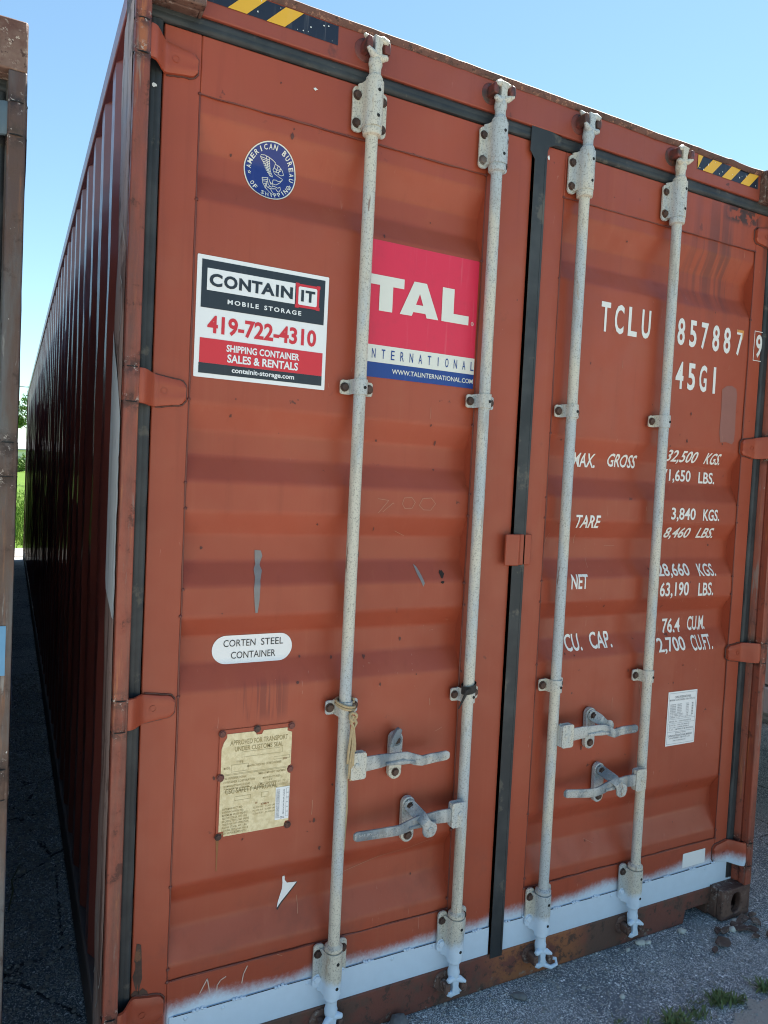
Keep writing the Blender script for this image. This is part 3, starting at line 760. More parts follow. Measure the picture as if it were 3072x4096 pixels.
# ------------------------------------------------------------------ hazard tape on the header
def hazard(x0, x1, z0, z1, base, y, name='hazard_tape'):
    t = decal(name, [rect(x0, x1, z0, z1)], 'inkblue', C, surf=flat(y), off=.0012)
    polys = []; w, p, lean = .0495, .1015, z1-z0
    k = -6
    while base+k*p < x1:
        a = base+k*p; P = [(a, z0), (a+w, z0), (a+w+lean, z1), (a+lean, z1)]
        if a >= x0-1e-6 and a+w+lean <= x1+1e-6: polys.append(P)
        elif a < x0 < a+w+lean:
            Q = [(max(px, x0), pz) for px, pz in P]
            c0 = a+w
            if c0 > x0: Q = [(x0, z0), (c0, z0), (c0+lean, z1), (x0, z1)]
            polys.append(Q)
        k += 1
    decal('yellow_stripe', polys, 'yellow', t, surf=flat(y), off=.0022)
    # chips in the tape
    fl = []
    for _ in range(14):
        cx, cz, r = random.uniform(x0+.01, x1-.01), random.uniform(z0+.004, z1-.004), random.uniform(.0008, .0025)
        fl.append([(cx+r*random.uniform(.6, 1.4)*math.cos(q), cz+r*random.uniform(.6, 1.6)*math.sin(q)) for q in (0, 1.2, 2.5, 3.8, 5.1)])
    tag(decal('paint_chip', fl, 'letter', t, surf=flat(y), off=.0030).o, kind='stuff')
hazard(.1625, .527, 2.824, 2.8745, .4275, .052)
hazard(1.930, 2.2595+.02-.02, 2.825, 2.875, 2.160, .052)

# ------------------------------------------------------------------ storage company sign
S = decal('company_sign', [rrect(.177, .540, 1.898, 2.209, .002, 1)], 'white', C, off=.0016, label='white storage sign with red and charcoal bands and a phone number')
decal('sign_band', [rect(.189, .529, 2.076, 2.198)], 'navy', S, off=.0024); decal('sign_band', [rect(.189, .530, 1.909, 1.9355)], 'navy', S, off=.0024)
decal('sign_band', [rect(.190, .530, 1.9356, 1.999)], 'signred', S, off=.0024)
decal('logo_box', [rect(.203, .442, 2.121, 2.177)], 'white', S, off=.0031)
fx0, fx1, fz0, fz1 = .4425, .5145, 2.1125, 2.1795
decal('logo_frame', [rect(fx0+.002, fx1-.002, fz0+.002, fz1-.002)]+[rect(a-.007, a+.007, b-.005, b+.005) for a in (fx0+.007, fx1-.007) for b in (fz0+.005, fz1-.005)][:0]+
      [rect(fx0, fx0+.011, fz0, fz0+.009), rect(fx1-.011, fx1, fz0, fz0+.009), rect(fx0, fx0+.011, fz1-.009, fz1), rect(fx1-.011, fx1, fz1-.009, fz1)], 'signred', S, off=.0036)
decal('logo_box', [rrect(.4515, .5055, 2.1215, 2.1705, .004, 2)], 'white', S, off=.0043)
lettering([('C', .209, .2425, 2.132, 2.165), ('O', .2465, .2825, 2.132, 2.165), ('N', .2865, .3185, 2.1327, 2.1643), ('T', .3205, .3495, 2.1327, 2.1643), ('A', .3465, .3845, 2.1327, 2.1643), ('I', .3875, .3955, 2.1327, 2.1643), ('N', .4015, .4355, 2.1327, 2.1643)], 'sign_lettering', 'navy', S, off=.0040, bold=.040)
lettering([('I', .459, .467, 2.131, 2.162), ('T', .4715, .4995, 2.131, 2.162)], 'sign_lettering', 'navy', S, off=.0052, bold=.040)
lettering([('MOBILE', .258, .342, 2.0925, 2.1045), ('STORAGE', .357, .462, 2.0925, 2.1045)], 'sign_lettering', 'white', S, off=.0034, bold=.028, spacing=1.35)
lettering([('419-722-4310', .208, .509, 2.012, 2.0585)], 'sign_lettering', 'signred', S, off=.0026, bold=.030)
lettering([('SHIPPING CONTAINER', .260, .462, 1.970, 1.9885), ('SALES & RENTALS', .263, .459, 1.9425, 1.9640)], 'sign_lettering', 'white', S, off=.0034, bold=.028)
lettering([('containit-storage.com', .276, .449, 1.9135, 1.930)], 'sign_lettering', 'white', S, off=.0034, bold=.022)

# ------------------------------------------------------------------ leasing company sticker
T = decal('leasing_sticker', [rect(.636, 1.033, 1.951, 2.340)], 'pink', C, off=.0016, label='faded red square sticker with large white letters, white and blue bands below')
decal('sticker_band', [rect(.636, 1.033, 1.9942, 2.0435)], 'offwhite', T, off=.0024); decal('sticker_band', [rect(.636, 1.033, 1.951, 1.994)], 'blue', T, off=.0024)
zt0, zt1 = 2.1415, 2.2420
decal('sticker_lettering', [[(.654, 2.214), (.775, 2.214), (.775, zt1), (.654, zt1)], [(.696, zt0), (.739, zt0), (.739, 2.214), (.696, 2.214)],
      [(.764, zt0), (.804, zt0), (.8065, 2.148), (.8285, 2.209), (.8285, zt1), (.808, zt1)], [(.895, zt0), (.8505, zt1), (.8285, zt1), (.8285, 2.209), (.852, 2.148), (.8545, zt0)],
      [(.8075, 2.1535), (.8505, 2.1535), (.8415, 2.1760), (.8165, 2.1760)],
      [(.906, zt0), (1.003, zt0), (1.003, 2.1685), (.948, 2.1685), (.948, zt1), (.906, zt1)]], 'offwhite', T, off=.0030)
rr = [(1.0175+.0045*math.cos(2*PI*i/16), 2.148+.0052*math.sin(2*PI*i/16)) for i in range(17)]
decal('trademark_sign', ribbon(rr, .0011), 'offwhite', T, off=.0030); lettering([('R', 1.0155, 1.0195, 2.1455, 2.1508)], 'sticker_lettering', 'offwhite', T, off=.0030)
its = [(ch, .656+.03075*i-(.0058 if ch not in 'I' else .0012), .656+.03075*i+(.0058 if ch not in 'I' else .0012), 2.0055, 2.0325) for i, ch in enumerate('INTERNATIONAL')]
lettering(its, 'sticker_lettering', 'blue', T, off=.0034, bold=.004)
lettering([('WWW.TALINTERNATIONAL.COM', .748, 1.030, 1.9660, 1.9800)], 'sticker_lettering', 'offwhite', T, off=.0034, bold=.012)

# ------------------------------------------------------------------ round shipping bureau emblem
EC, ER = (.3685, 2.4665), .0725
circ = lambda r, n=48: [(EC[0]+r*math.cos(2*PI*i/n), EC[1]+r*math.sin(2*PI*i/n)) for i in range(n)]
E_ = decal('bureau_emblem', [circ(ER)], 'offwhite', C, off=.0016, label='round blue emblem with an eagle and white lettering round its rim')
decal('emblem_disc', [circ(ER*.957)], 'emblem', E_, off=.0023)
def arc_text(s, a0, a1, r, h, top):
    L = len(s)
    for i, ch in enumerate(s):
        if ch == ' ': continue
        a = R(a0+(a1-a0)*i/(L-1)); w = h*.72 if ch not in 'I' else h*.22
        if ch in 'MN': w = h*.84
        def wp(x, z, a=a): 
            rad = r+(z if top else -z+h*0)
            if top: return EC[0]+x*math.sin(a+PI/2)*1+0+(rad*math.cos(a)), EC[1]-x*math.cos(a)+rad*math.sin(a)
            rad = r-z
            return EC[0]-x*math.sin(a)+rad*math.cos(a), EC[1]+x*math.cos(a)+rad*math.sin(a)
        def wt(x, z, a=a):
            if top: return EC[0]+x*math.sin(a)+(r+z)*math.cos(a), EC[1]-x*math.cos(a)+(r+z)*math.sin(a)
            return EC[0]-x*math.sin(a)+(r-z)*math.cos(a), EC[1]+x*math.cos(a)+(r-z)*math.sin(a)
        arc_items.append((ch, w, h, wt))
arc_items = []
arc_text('AMERICAN BUREAU', 176, -8, ER*.735, .0128, True); arc_text('OF SHIPPING', 217, 330, ER*.915, .0120, False)
bm = bmesh.new()
for ch, w, h, wt in arc_items:
    v, fs = text_tris(ch, .018, 1.0, 2); lo, hi = v.min(0), v.max(0); q = (v-lo)/np.maximum(hi-lo, 1e-6)
    P = [bm.verts.new((lambda t: (t[0], 0, t[1]))(wt((a-.5)*w, b*h))) for a, b in q]
    for f in fs: bm.faces.new([P[i] for i in f])
drape(bm, ydoor, .0031); finish(bm, 'emblem_lettering', 'offwhite', E_)
def em(u, v): return (EC[0]+(u-.5)*ER*2, EC[1]+(.5-v)*ER*2)     # emblem coordinates 0..1, v down
strokes = []
def st(*p): strokes.append([em(*q) for q in p])
st((.29, .25), (.36, .24), (.45, .26), (.53, .29), (.58, .32), (.575, .38), (.55, .44), (.58, .50), (.66, .54), (.74, .57))
st((.28, .27), (.33, .33), (.40, .38), (.44, .46), (.49, .56), (.55, .57))
st((.45, .26), (.48, .37), (.50, .47), (.55, .57)); st((.39, .25), (.43, .35), (.46, .46), (.51, .56))
for i in range(9):
    t = i/9; st((.30+.16*t, .28+.26*t), (.36+.14*t, .285+.25*t), (.46+.06*t, .30+.24*t))
st((.58, .34), (.66, .36), (.73, .42), (.76, .49), (.72, .51), (.65, .50)); st((.57, .40), (.63, .43), (.68, .41)); st((.58, .46), (.64, .47), (.70, .43)); st((.64, .36), (.61, .48)); st((.70, .39), (.65, .49))
st((.40, .61), (.35, .62), (.36, .70), (.41, .78)); st((.40, .61), (.46, .60), (.44, .64)); st((.36, .65), (.44, .64)); st((.37, .68), (.45, .67)); st((.39, .72), (.45, .70))
st((.56, .62), (.55, .69), (.62, .70), (.70, .64), (.74, .58)); st((.56, .62), (.62, .61), (.66, .63), (.73, .60))
st((.45, .62), (.47, .72), (.53, .76), (.58, .73)); st((.48, .62), (.52, .71)); st((.44, .68), (.44, .76), (.50, .79), (.58, .78)); st((.47, .77), (.52, .75)); st((.50, .66), (.56, .72))
st((.58, .73), (.66, .75), (.70, .72), (.71, .77), (.68, .82), (.64, .80), (.62, .77), (.56, .78))
st((.42, .72), (.43, .80), (.50, .86), (.57, .90), (.59, .89), (.57, .86), (.54, .83), (.52, .79)); st((.43, .80), (.41, .79))
for sx, sy in ((.105, .575), (.885, .685)):
    star = [em(sx+.030*(1 if i % 2 == 0 else .42)*math.sin(PI*i/5), sy-.030*(1 if i % 2 == 0 else .42)*math.cos(PI*i/5)) for i in range(11)]; decal('emblem_star', ribbon(star, .0011), 'offwhite', E_, off=.0031)
decal('emblem_eagle', [q for s_ in strokes for q in ribbon(s_, .0014)], 'offwhite', E_, off=.0031)

# ------------------------------------------------------------------ pill-shaped steel notice, approval plate, data plate
K = decal('steel_notice', [rrect(.261, .490, 1.1355, 1.2125, .0383, 8)], 'white', C, off=.0016, label='white rounded notice with two lines of black lettering')
lettering([('CORTEN', .292, .382, 1.1815, 1.2005), ('STEEL', .398, .463, 1.1815, 1.2005), ('CONTAINER', .314, .441, 1.1480, 1.1670)], 'notice_lettering', 'black', K, off=.0026)
bp = MB(); bp.prism(rrect(.2825, .4925, .664, .9635, .004, 2), .0655, .0695)
PF = bp.build('plate_backing', 'door', C, label='red painted backing plate with riveted corners')
pl = MB(); cut = .014
pl.prism([(.289+cut, .671), (.4875-cut, .671), (.4875-cut*.7, .671+cut), (.4875, .671+cut), (.4875, .820), (.479, .824), (.479, .842), (.4875, .846), (.4875, .952-cut), (.4875-cut, .952-cut*.6), (.4875-cut, .952), (.405, .952), (.400, .942), (.385, .942), (.380, .952), (.289+cut, .952), (.289+cut, .952-cut*.7), (.289+cut*.4, .952-cut*1.6), (.289, .94-cut*2), (.289, .846), (.297, .842), (.297, .826), (.289, .822), (.289, .671+cut), (.289+cut, .671+cut)], .0640, .0654)
PL = pl.build('approval_plate', 'plate', C, smooth=0, label='yellowed metal approval plate with faint stamped lettering')
sp_ = flat(.064)
lettering([('APPROVED FOR TRANSPORT', .312, .476, .9195, .9335), ('UNDER CUSTOMS SEAL', .325, .463, .9020, .9150), ('CSC SAFETY APPROVAL', .303, .450, .7865, .8010)], 'plate_lettering', 'plateink', PL, off=.0006, surf=sp_, bold=.01)
lines = [('TYPE', .330, .350, .868, .876), ('MODEL', .297, .315, .855, .862), ('MANUFACTURERS NO. OF THE CONTAINER', .362, .46, .8545, .8610),
         ('TAL INTERNATIONAL', .297, .362, .8265, .8335), ('CONTAINER CORPORATION', .297, .385, .8160, .8230), ('100 MANHATTANVILLE ROAD', .297, .372, .8055, .8115), ('PURCHASE NY 10577-2135', .299, .368, .7985, .8035),
         ('TIMBER COMPONENT TREATMENT', .392, .474, .829, .835), ('MANUFACTURED', .407, .458, .8155, .821), ('BY', .425, .436, .809, .8135), ('CIMC CONTAINERS CO LTD', .395, .474, .8005, .806),
         ('DATE MANUFACTURED', .297, .353, .7430, .7490), ('IDENTIFICATION NO.', .297, .357, .7345, .7405), ('MAXIMUM GROSS WEIGHT', .297, .368, .7260, .7320), ('ALLOW. STACK. WT. 1.8G', .297, .366, .7175, .7235),
         ('RACKING TEST LOAD VALUE', .297, .372, .7090, .7150), ('ONE DOOR OFF OPERATION', .297, .371, .7005, .7065), ('ALLOW. STACK. WT. 1.8G', .297, .366, .6920, .6980), ('RACKING TEST LOAD VALUE', .297, .371, .6840, .6895),
         ('END WALL STRENGTH', .297, .366, .6760, .6815), ('32,500 KG', .383, .410, .7345, .7400), ('192,000 KG', .381, .411, .7260, .7315), ('15,240 KG', .383, .410, .7175, .723), ('71,650 LBS', .418, .446, .7345, .740), ('423,280 LBS', .416, .447, .726, .7315), ('33,600 LBS', .418, .446, .7175, .723)]
lettering(lines, 'plate_lettering', 'plateink', PL, off=.0006, surf=sp_, res=1, bold=.006)
bx = []
for q in ((.345, .462, .884, .899), (.437, .484, .866, .874), (.317, .365, .846, .866), (.33, .375, .766, .777), (.405, .425, .764, .778)): bx += frame_polys(*q, .0007)
for zl in (.8415, .8385, .7945, .7915): bx += ribbon([(.299, zl), (.476, zl)], .0007)
decal('plate_ruling', bx, 'plateink', PL, off=.0006, surf=sp_)
for it in (('20166', .463, .476, .8625, .8690), ('05', .388, .395, .7480, .7530), ('078879', .405, .428, .7420, .7480)): lettering([it], 'plate_lettering', 'rustmark', PL, off=.0008, surf=sp_, bold=.02, res=1)
for (x_, z_) in ((.2895, .9545), (.386, .9575), (.4855, .9560), (.2885, .835), (.4865, .833), (.2885, .672), (.4855, .672)): bolt(x_, .0655, z_, PF, RIVET, 'rivet')
q_ = MB(); q_.prism(rect(.4465, .4868, .692, .7845), .0628, .0634); Q = q_.build('inspection_sticker', 'white', C, smooth=0, label='small white inspection sticker with month boxes')
months = ['JAN', 'FEB', 'MAR', 'APR', 'MAY', 'JUN', 'JUL', 'AUG', 'SEP', 'OCT', 'NOV', 'DEC']; bx = []; L_ = []
for i, mth in enumerate(months):
    z_ = .7765-i*.0069; bx += frame_polys(.4490, .4585, z_-.0029, z_+.0029, .0004); L_.append((mth, .4508, .4568, z_-.0014, z_+.0014))
for i in range(6):
    z_ = .7735-i*.0135; bx += frame_polys(.4775, .4855, z_-.0062, z_+.0062, .0004)
lettering(L_+[('CSC', .4610, .4740, .6945, .7005, .02)], 'sticker_lettering', 'black', Q, off=.0004, surf=flat(.0628), res=1)
lettering([('REINSPECT BEFORE DATE PUNCHED', 0, .072, 0, .0036)], 'sticker_lettering', 'black', Q, off=.0004, surf=flat(.0628), res=1, warp=lambda x, z: (.4690+z, .7775-x))
decal('sticker_ruling', bx, 'navy', Q, off=.0004, surf=flat(.0628))

D = decal('data_plate', [rect(1.982, 2.136, .7075, .9145)], 'white', C, off=.0016, label='white data plate with fine black lettering on the right door')
bx = frame_polys(1.988, 2.130, .7135, .9085, .0008)
for zl in (.8085, .7925, .7600): bx += ribbon([(1.988, zl), (2.130, zl)], .0008)
decal('plate_ruling', bx, 'greyink', D, off=.0024)
L_ = [('CHINA INTERNATIONAL', 2.016, 2.103, .8880, .8975), ('MARINE CONTAINERS (GROUP) LTD', 1.991, 2.125, .8765, .8855)]
for i, (a, b, c) in enumerate((('EXTERNAL', 'LENGTH', '12192'), ('EXTERNAL', 'WIDTH', '2438'), ('EXTERNAL', 'HEIGHT', '2896'), ('INTERNAL', 'LENGTH', '12032'), ('INTERNAL', 'WIDTH', '2352'), ('INTERNAL', 'HEIGHT', '2698'))):
    z_ = .8665-i*.0062; L_ += [(a, 1.996, 2.026, z_-.0042, z_), (b, 2.033, 2.056, z_-.0042, z_), (c, 2.079, 2.094, z_-.0042, z_), ('MM', 2.110, 2.118, z_-.0042, z_)]
L_ += [('DOOR OPENING HEIGHT :', 1.996, 2.068, .8253, .8295), ('2585', 2.081, 2.093, .8253, .8295), ('MM', 2.110, 2.118, .8253, .8295), ('DOOR OPENING WIDTH :', 1.996, 2.066, .8191, .8233), ('2340', 2.081, 2.093, .8191, .8233), ('MM', 2.110, 2.118, .8191, .8233), ('INTERNAL CU.CAP. 76.4 CU.M. 2700 CU.FT.', 1.996, 2.117, .8127, .8171),
       ('MODEL No. : 1AAA-096A45G1G', 1.996, 2.110, .7968, .8030), ('Z.I.N. No. : USA-124-AB98-21', 1.996, 2.102, .7830, .7885), ('C.S.C. No. : USA/AB-424/98-21', 1.996, 2.102, .7745, .7800), ('T.C.T. : IM/TAILEUM 400/2015', 1.996, 2.124, .7655, .7715), ('MANUFACTURED BY', 2.030, 2.086, .7525, .7570),
       ('CHINA INTERNATIONAL MARINE', 1.993, 2.120, .7410, .7490), ('CONTAINERS (GROUP) LTD.', 2.000, 2.112, .7310, .7390), ('SHEKOU SHENZHEN P.R.C.', 2.020, 2.092, .7235, .7280)]
lettering(L_, 'plate_lettering', 'greyink', D, off=.0024, res=1, bold=.004)
w_ = decal('blank_sticker', [rrect(2.113, 2.2385, .2155, .272, .004, 2)], 'white', C, off=.0018, surf=flat(.066), label='blank white sticker half covered by grey spray paint')

# ------------------------------------------------------------------ painted numbers on the right door
NB = []
def cells(s, x0, x1, z0, z1, wch, skip=()):
    n = len(s); p = (x1-x0-wch)/(n-1)
    for i, ch in enumerate(s):
        if i in skip or ch == ' ': continue
        w = wch*(.34 if ch in '1I' else 1); a = x0+i*p+(wch-w)/2
        if ch in '.,': NB.append((ch, a+wch*.3, a+wch*.52, z0-(.008 if ch == ',' else 0), z0+.010))
        else: NB.append((ch, a, a+w, z0, z1))
def put(bold):
    global NB
    for it in NB: lettering([it], 'painted_lettering', 'letter', C, off=.0014, bold=bold)
    NB = []
cells('TCLU', 1.537, 1.768, 2.199, 2.299, .042); cells('85788', 1.904, 2.190, 2.199, 2.297, .038); cells('45G1', 1.908, 2.134, 2.042, 2.141, .040)
put(.022)
lettering([('7', 2.223, 2.261, 2.199, 2.297)], 'painted_lettering', 'letter', C, off=.0014, bold=.022)
M['rustwash'] = plain('rust_wash', (.62, .27, .07), .6, .35, 50)
decal('rust_stain', [[(2.2235, 2.2868), (2.2605, 2.2868), (2.2608, 2.2968), (2.2235, 2.2968)], [(2.2535, 2.262), (2.2565, 2.262), (2.2608, 2.2867), (2.2530, 2.2867)]], 'rustwash', C, off=.0019)
lettering([('9', 2.330, 2.366, 2.203, 2.293)], 'painted_lettering', 'letter', C, off=.0014, bold=.022)
decal('check_digit_frame', frame_polys(2.318, 2.378, 2.190, 2.305, .0028), 'letter', C, off=.0014)
def word(s, x0, x1, z0, z1):
    # the measured box is for the outer door plane: move it to the depth the word really lies at
    k = (1.84+.070+prof((z0+z1)/2))/1.910
    lettering([(s, -.235+(x0+.235)*k, -.235+(x1+.235)*k, 1.6534+(z0-1.6534)*k, 1.6534+(z1-1.6534)*k)], 'painted_lettering', 'letter', C, off=.0014, bold=.018)
word('MAX.', 1.449, 1.548, 1.733, 1.781); word('GROSS', 1.604, 1.736, 1.741, 1.787)
word('32,500', 1.890, 2.046, 1.769, 1.818); word('KGS.', 2.093, 2.180, 1.776, 1.818)
word('71,650', 1.872, 2.020, 1.698, 1.748); word('LBS.', 2.062, 2.150, 1.702, 1.745)
word('TARE', 1.480, 1.590, 1.526, 1.571); word('3,840', 1.934, 2.062, 1.556, 1.608); word('KGS.', 2.103, 2.192, 1.562, 1.606)
word('8,460', 1.905, 2.036, 1.489, 1.536); word('LBS.', 2.080, 2.172, 1.496, 1.536)
word('NET', 1.477, 1.551, 1.316, 1.366); word('28,660', 1.880, 2.046, 1.348, 1.400); word('KGS.', 2.093, 2.186, 1.352, 1.398)
word('63,190', 1.900, 2.053, 1.270, 1.331); word('LBS.', 2.105, 2.189, 1.275, 1.326)
word('CU.', 1.456, 1.530, 1.106, 1.162); word('CAP.', 1.569, 1.669, 1.108, 1.164)
word('76.4', 1.922, 2.016, 1.142, 1.197); word('CU.M.', 2.055, 2.151, 1.146, 1.200); word('2,700', 1.907, 2.050, 1.064, 1.122); word('CU.FT.', 2.083, 2.196, 1.068, 1.124)

# ------------------------------------------------------------------ marks, scuffs, chalk on the doors
def blob(cx, cz, rx, rz, n=14, j=.25): return [(cx+rx*random.uniform(1-j, 1+j)*math.cos(2*PI*i/n), cz+rz*random.uniform(1-j, 1+j)*math.sin(2*PI*i/n)) for i in range(n)]
decal('paint_scuff', [[(.369, 1.447), (.387, 1.445), (.392, 1.430), (.385, 1.412), (.383, 1.406), (.388, 1.392), (.380, 1.365), (.379, 1.345), (.378, 1.31), (.374, 1.278), (.368, 1.278), (.365, 1.30), (.361, 1.345), (.366, 1.375), (.365, 1.395), (.371, 1.409), (.370, 1.425)]], 'scuff', C, off=.0015)
decal('paint_scuff', [[(.868, 1.405), (.878, 1.397), (.890, 1.372), (.898, 1.348), (.893, 1.338), (.886, 1.352), (.876, 1.375)]], 'scuff', C, off=.0015)
decal('paint_scuff', [blob(.963, 1.375, .008, .012), blob(.962, 1.350, .006, .004)], 'crack', C, off=.0015)
decal('touch_up_patch', [[(2.160, 2.062), (2.185, 2.078), (2.215, 2.082), (2.241, 2.072), (2.247, 2.05), (2.246, 1.99), (2.249, 1.92), (2.247, 1.872), (2.236, 1.860), (2.200, 1.866), (2.168, 1.862), (2.160, 1.90), (2.163, 1.98)]], 'patch', C, off=.0012)
decal('torn_sticker', [[(.4905, .504), (.4960, .506), (.4985, .500), (.4995, .4895), (.5065, .4805), (.5365, .4775), (.509, .447), (.480, .4165), (.4775, .4150), (.4820, .432), (.492, .466), (.4930, .484)]], 'white', C, off=.0020, label='torn remnant of a white sticker with a black edge')
decal('torn_sticker_edge', [[(.5365, .4775), (.5380, .4745), (.511, .4435), (.4785, .4085), (.4765, .4125), (.480, .4165), (.509, .447)]], 'black', C, off=.0019)
[decal('chalk_mark', ribbon(p, .0028), 'chalk', C, off=.0014) for p in ([(.256, .247), (.275, .282), (.283, .240)], [(.326, .274), (.312, .268), (.303, .256), (.302, .241)], [(.386, .288), (.376, .268), (.372, .243)])]
sc_ = []
for p in ([(.725, 1.601), (.760, 1.597), (.728, 1.560)], [(.742, 1.563), (.775, 1.590), (.778, 1.588)], [(.815, 1.575), (.806, 1.588), (.812, 1.606), (.838, 1.608), (.850, 1.594), (.840, 1.576), (.815, 1.575)], [(.880, 1.572), (.864, 1.585), (.875, 1.606), (.905, 1.609), (.921, 1.592), (.905, 1.572), (.880, 1.572)]): sc_ += ribbon(p, .0016)
for _ in range(46):
    a = random.uniform(.2, 2.26); b = random.uniform(.25, 2.6)
    if 1.03 < a < 1.35: continue
    L_ = random.uniform(.006, .05); t = random.choice([random.uniform(1.2, 1.9), random.uniform(-.5, .5), 1.57]); sc_ += ribbon([(a, b), (a+L_*.5*math.cos(t)+random.uniform(-.002, .002), b+L_*.5*math.sin(t)), (a+L_*math.cos(t), b+L_*math.sin(t))], random.uniform(.0007, .0016))
sc_ += ribbon([(.672, .475), (.80, .502), (.90, .512), (.985, .535)], .0013)
tag(decal('scratch_mark', sc_, 'scratch', C, off=.0012).o, kind='stuff')
tag(decal('rust_spot', [blob(random.choice([random.uniform(.2, 1.02), random.uniform(1.37, 2.28)]), random.uniform(.35, 2.7), r_, r_*random.uniform(.8, 2.2), 9, .4) for r_ in [random.uniform(.0012, .0045) for _ in range(75)]], 'seam', C, off=.0013).o, kind='stuff')
decal('rust_stain', [[(.2835, .664), (.2925, .664), (.2905, .62), (.2895, .575), (.287, .575), (.2865, .62)]], 'rustmark', C, off=.0012)
decal('rust_patch', [blob(.092, .36, .010, .055, 16, .5), blob(.100, .28, .018, .03, 14, .5)], 'bolt', C, off=.0012, surf=flat(.066))
[decal('bird_mark', [b_], 'letter', C, off=.0016, surf=flat(y_)) for b_, y_ in ((blob(.474, 2.700, .0045, .0035, 11, .7), .066), (blob(.056, 2.588, .005, .006, 9, .5), .0575), (blob(1.263, 2.702, .004, .008, 9, .5), .0535))]
# post side: primer patch, paint-pen letters, wall tape
sx_ = lambda name, polys, mat, off=-.0035: (lambda mb: ([mb.add([(off, p[0], p[1]) for p in poly], [tuple(range(len(poly)))]) for poly in polys], mb.build(name, mat, C, smooth=0)))(MB())
jag = [(.012+random.uniform(0, .012), z) for z in np.linspace(1.285, 1.775, 26)]
sx_('primer_patch', [jag+[(.055, 1.83), (.11, 1.90), (.165, 1.955), (.200, 2.010), (.205, 1.9), (.206, 1.6), (.205, 1.36), (.19, 1.335), (.15, 1.32), (.09, 1.30), (.05, 1.285)]], 'primer')
for p in ([(.10, .42), (.145, .53), (.16, .41), (.155, .465), (.12, .465)], [(.17, .31), (.14, .345), (.10, .33), (.09, .28), (.12, .245)], [(.13, .13), (.14, .22)], [(.10, 2.13), (.06, 2.10), (.05, 2.03), (.08, 1.99)], [(.04, 2.19), (.10, 2.26), (.15, 2.18)], [(.05, .44), (.03, .40), (.05, .35), (.07, .33)]):
    sx_('paint_pen_letter', ribbon(p, .005), 'whitechalk', -.004)
def wall_tape(z0, z1):
    mb = MB(); mb.add([(.0105, .215, z0), (.0105, .275, z0), (.0105, .275, z1-.06), (.0105, .215, z1)], [(0, 1, 2, 3)]); t = mb.build('hazard_tape', 'inkblue', C, smooth=0)
    mb = MB(); mb.add([(.0095, .215, z0+.035), (.0095, .272, z0+.035), (.0095, .215, z0+.125)], [(0, 1, 2)]); mb.build('yellow_stripe', 'yellow', t, smooth=0)
wall_tape(1.205, 1.43); wall_tape(2.70, 2.80)

# ------------------------------------------------------------------ things tied to the rods
rp = MB(); xr = RX[0]
for dz, ph in ((.016, 0), (.024, .6)):
    rp.tube([(xr+.0275*math.cos(R(a)), .030+.0275*math.sin(R(a)), 1.001+dz+(-.018*math.sin(R((a-180)/2+0)) if a > 180 else 0)) for a in range(0, 361, 20)], .0038, 7)
k0 = Vector((xr+.012, -.004, .985))
rp.tube([k0+Vector((.010*math.cos(a), -.004*math.sin(2*a), .012*math.sin(a))) for a in np.linspace(0, 2*PI, 12)], .0045, 7)
rp.tube([k0+Vector((0, 0, .004)), k0+Vector((-.008, -.002, -.014)), k0+Vector((.002, -.003, -.030)), k0+Vector((.010, 0, -.018)), k0+Vector((.002, .003, .0))], .0048, 7)
for i, (dx, L) in enumerate(((-.012, .108), (-.004, .150), (.003, .158), (.008, .150), (.012, .075))):
    rp.tube([k0+Vector((dx*.2, 0, -.026)), k0+Vector((dx*.6+.003*math.sin(i), -.002, -.026-L*.35)), k0+Vector((dx*.8, .001, -.026-L*.7)), k0+Vector((dx+.002*math.cos(i*2), .003, -.026-L))], [.0040, .0036, .0042, .0032], 6)
rp.tube([(xr+.019, .033, .80+.03), (xr+.0205, .030, .70), (xr+.019, .032, .60), (xr+.0185, .034, .555)], [.002, .004, .003, .001], 6, .5)
tag(rp.build('rope', 'rope', None, smooth=60).o, 'frayed tan rope tied round the lower clamp of the rod nearest the storage sign', 'rope')
sr = MB(); xr = RX[1]
sr.grid([[(xr+.0235*math.cos(R(a)), .030-.0235*math.sin(R(a)), 1.001+.010+.013*j+.006*math.cos(R(a))) for a in range(-180, 181, 15)] for j in range(3)])
for i in range(4): sr.tube([(xr-.014-.003*i, .006, 1.026), (xr-.026-.003*i, .004, 1.012-.003*i), (xr-.033-.004*i, .012, .985-.006*i)], [.0035, .003, .0018], 6)
tag(sr.build('strap', 'strap', None, smooth=50).o, 'frayed black webbing tied above the lower clamp of the second rod', 'strap')

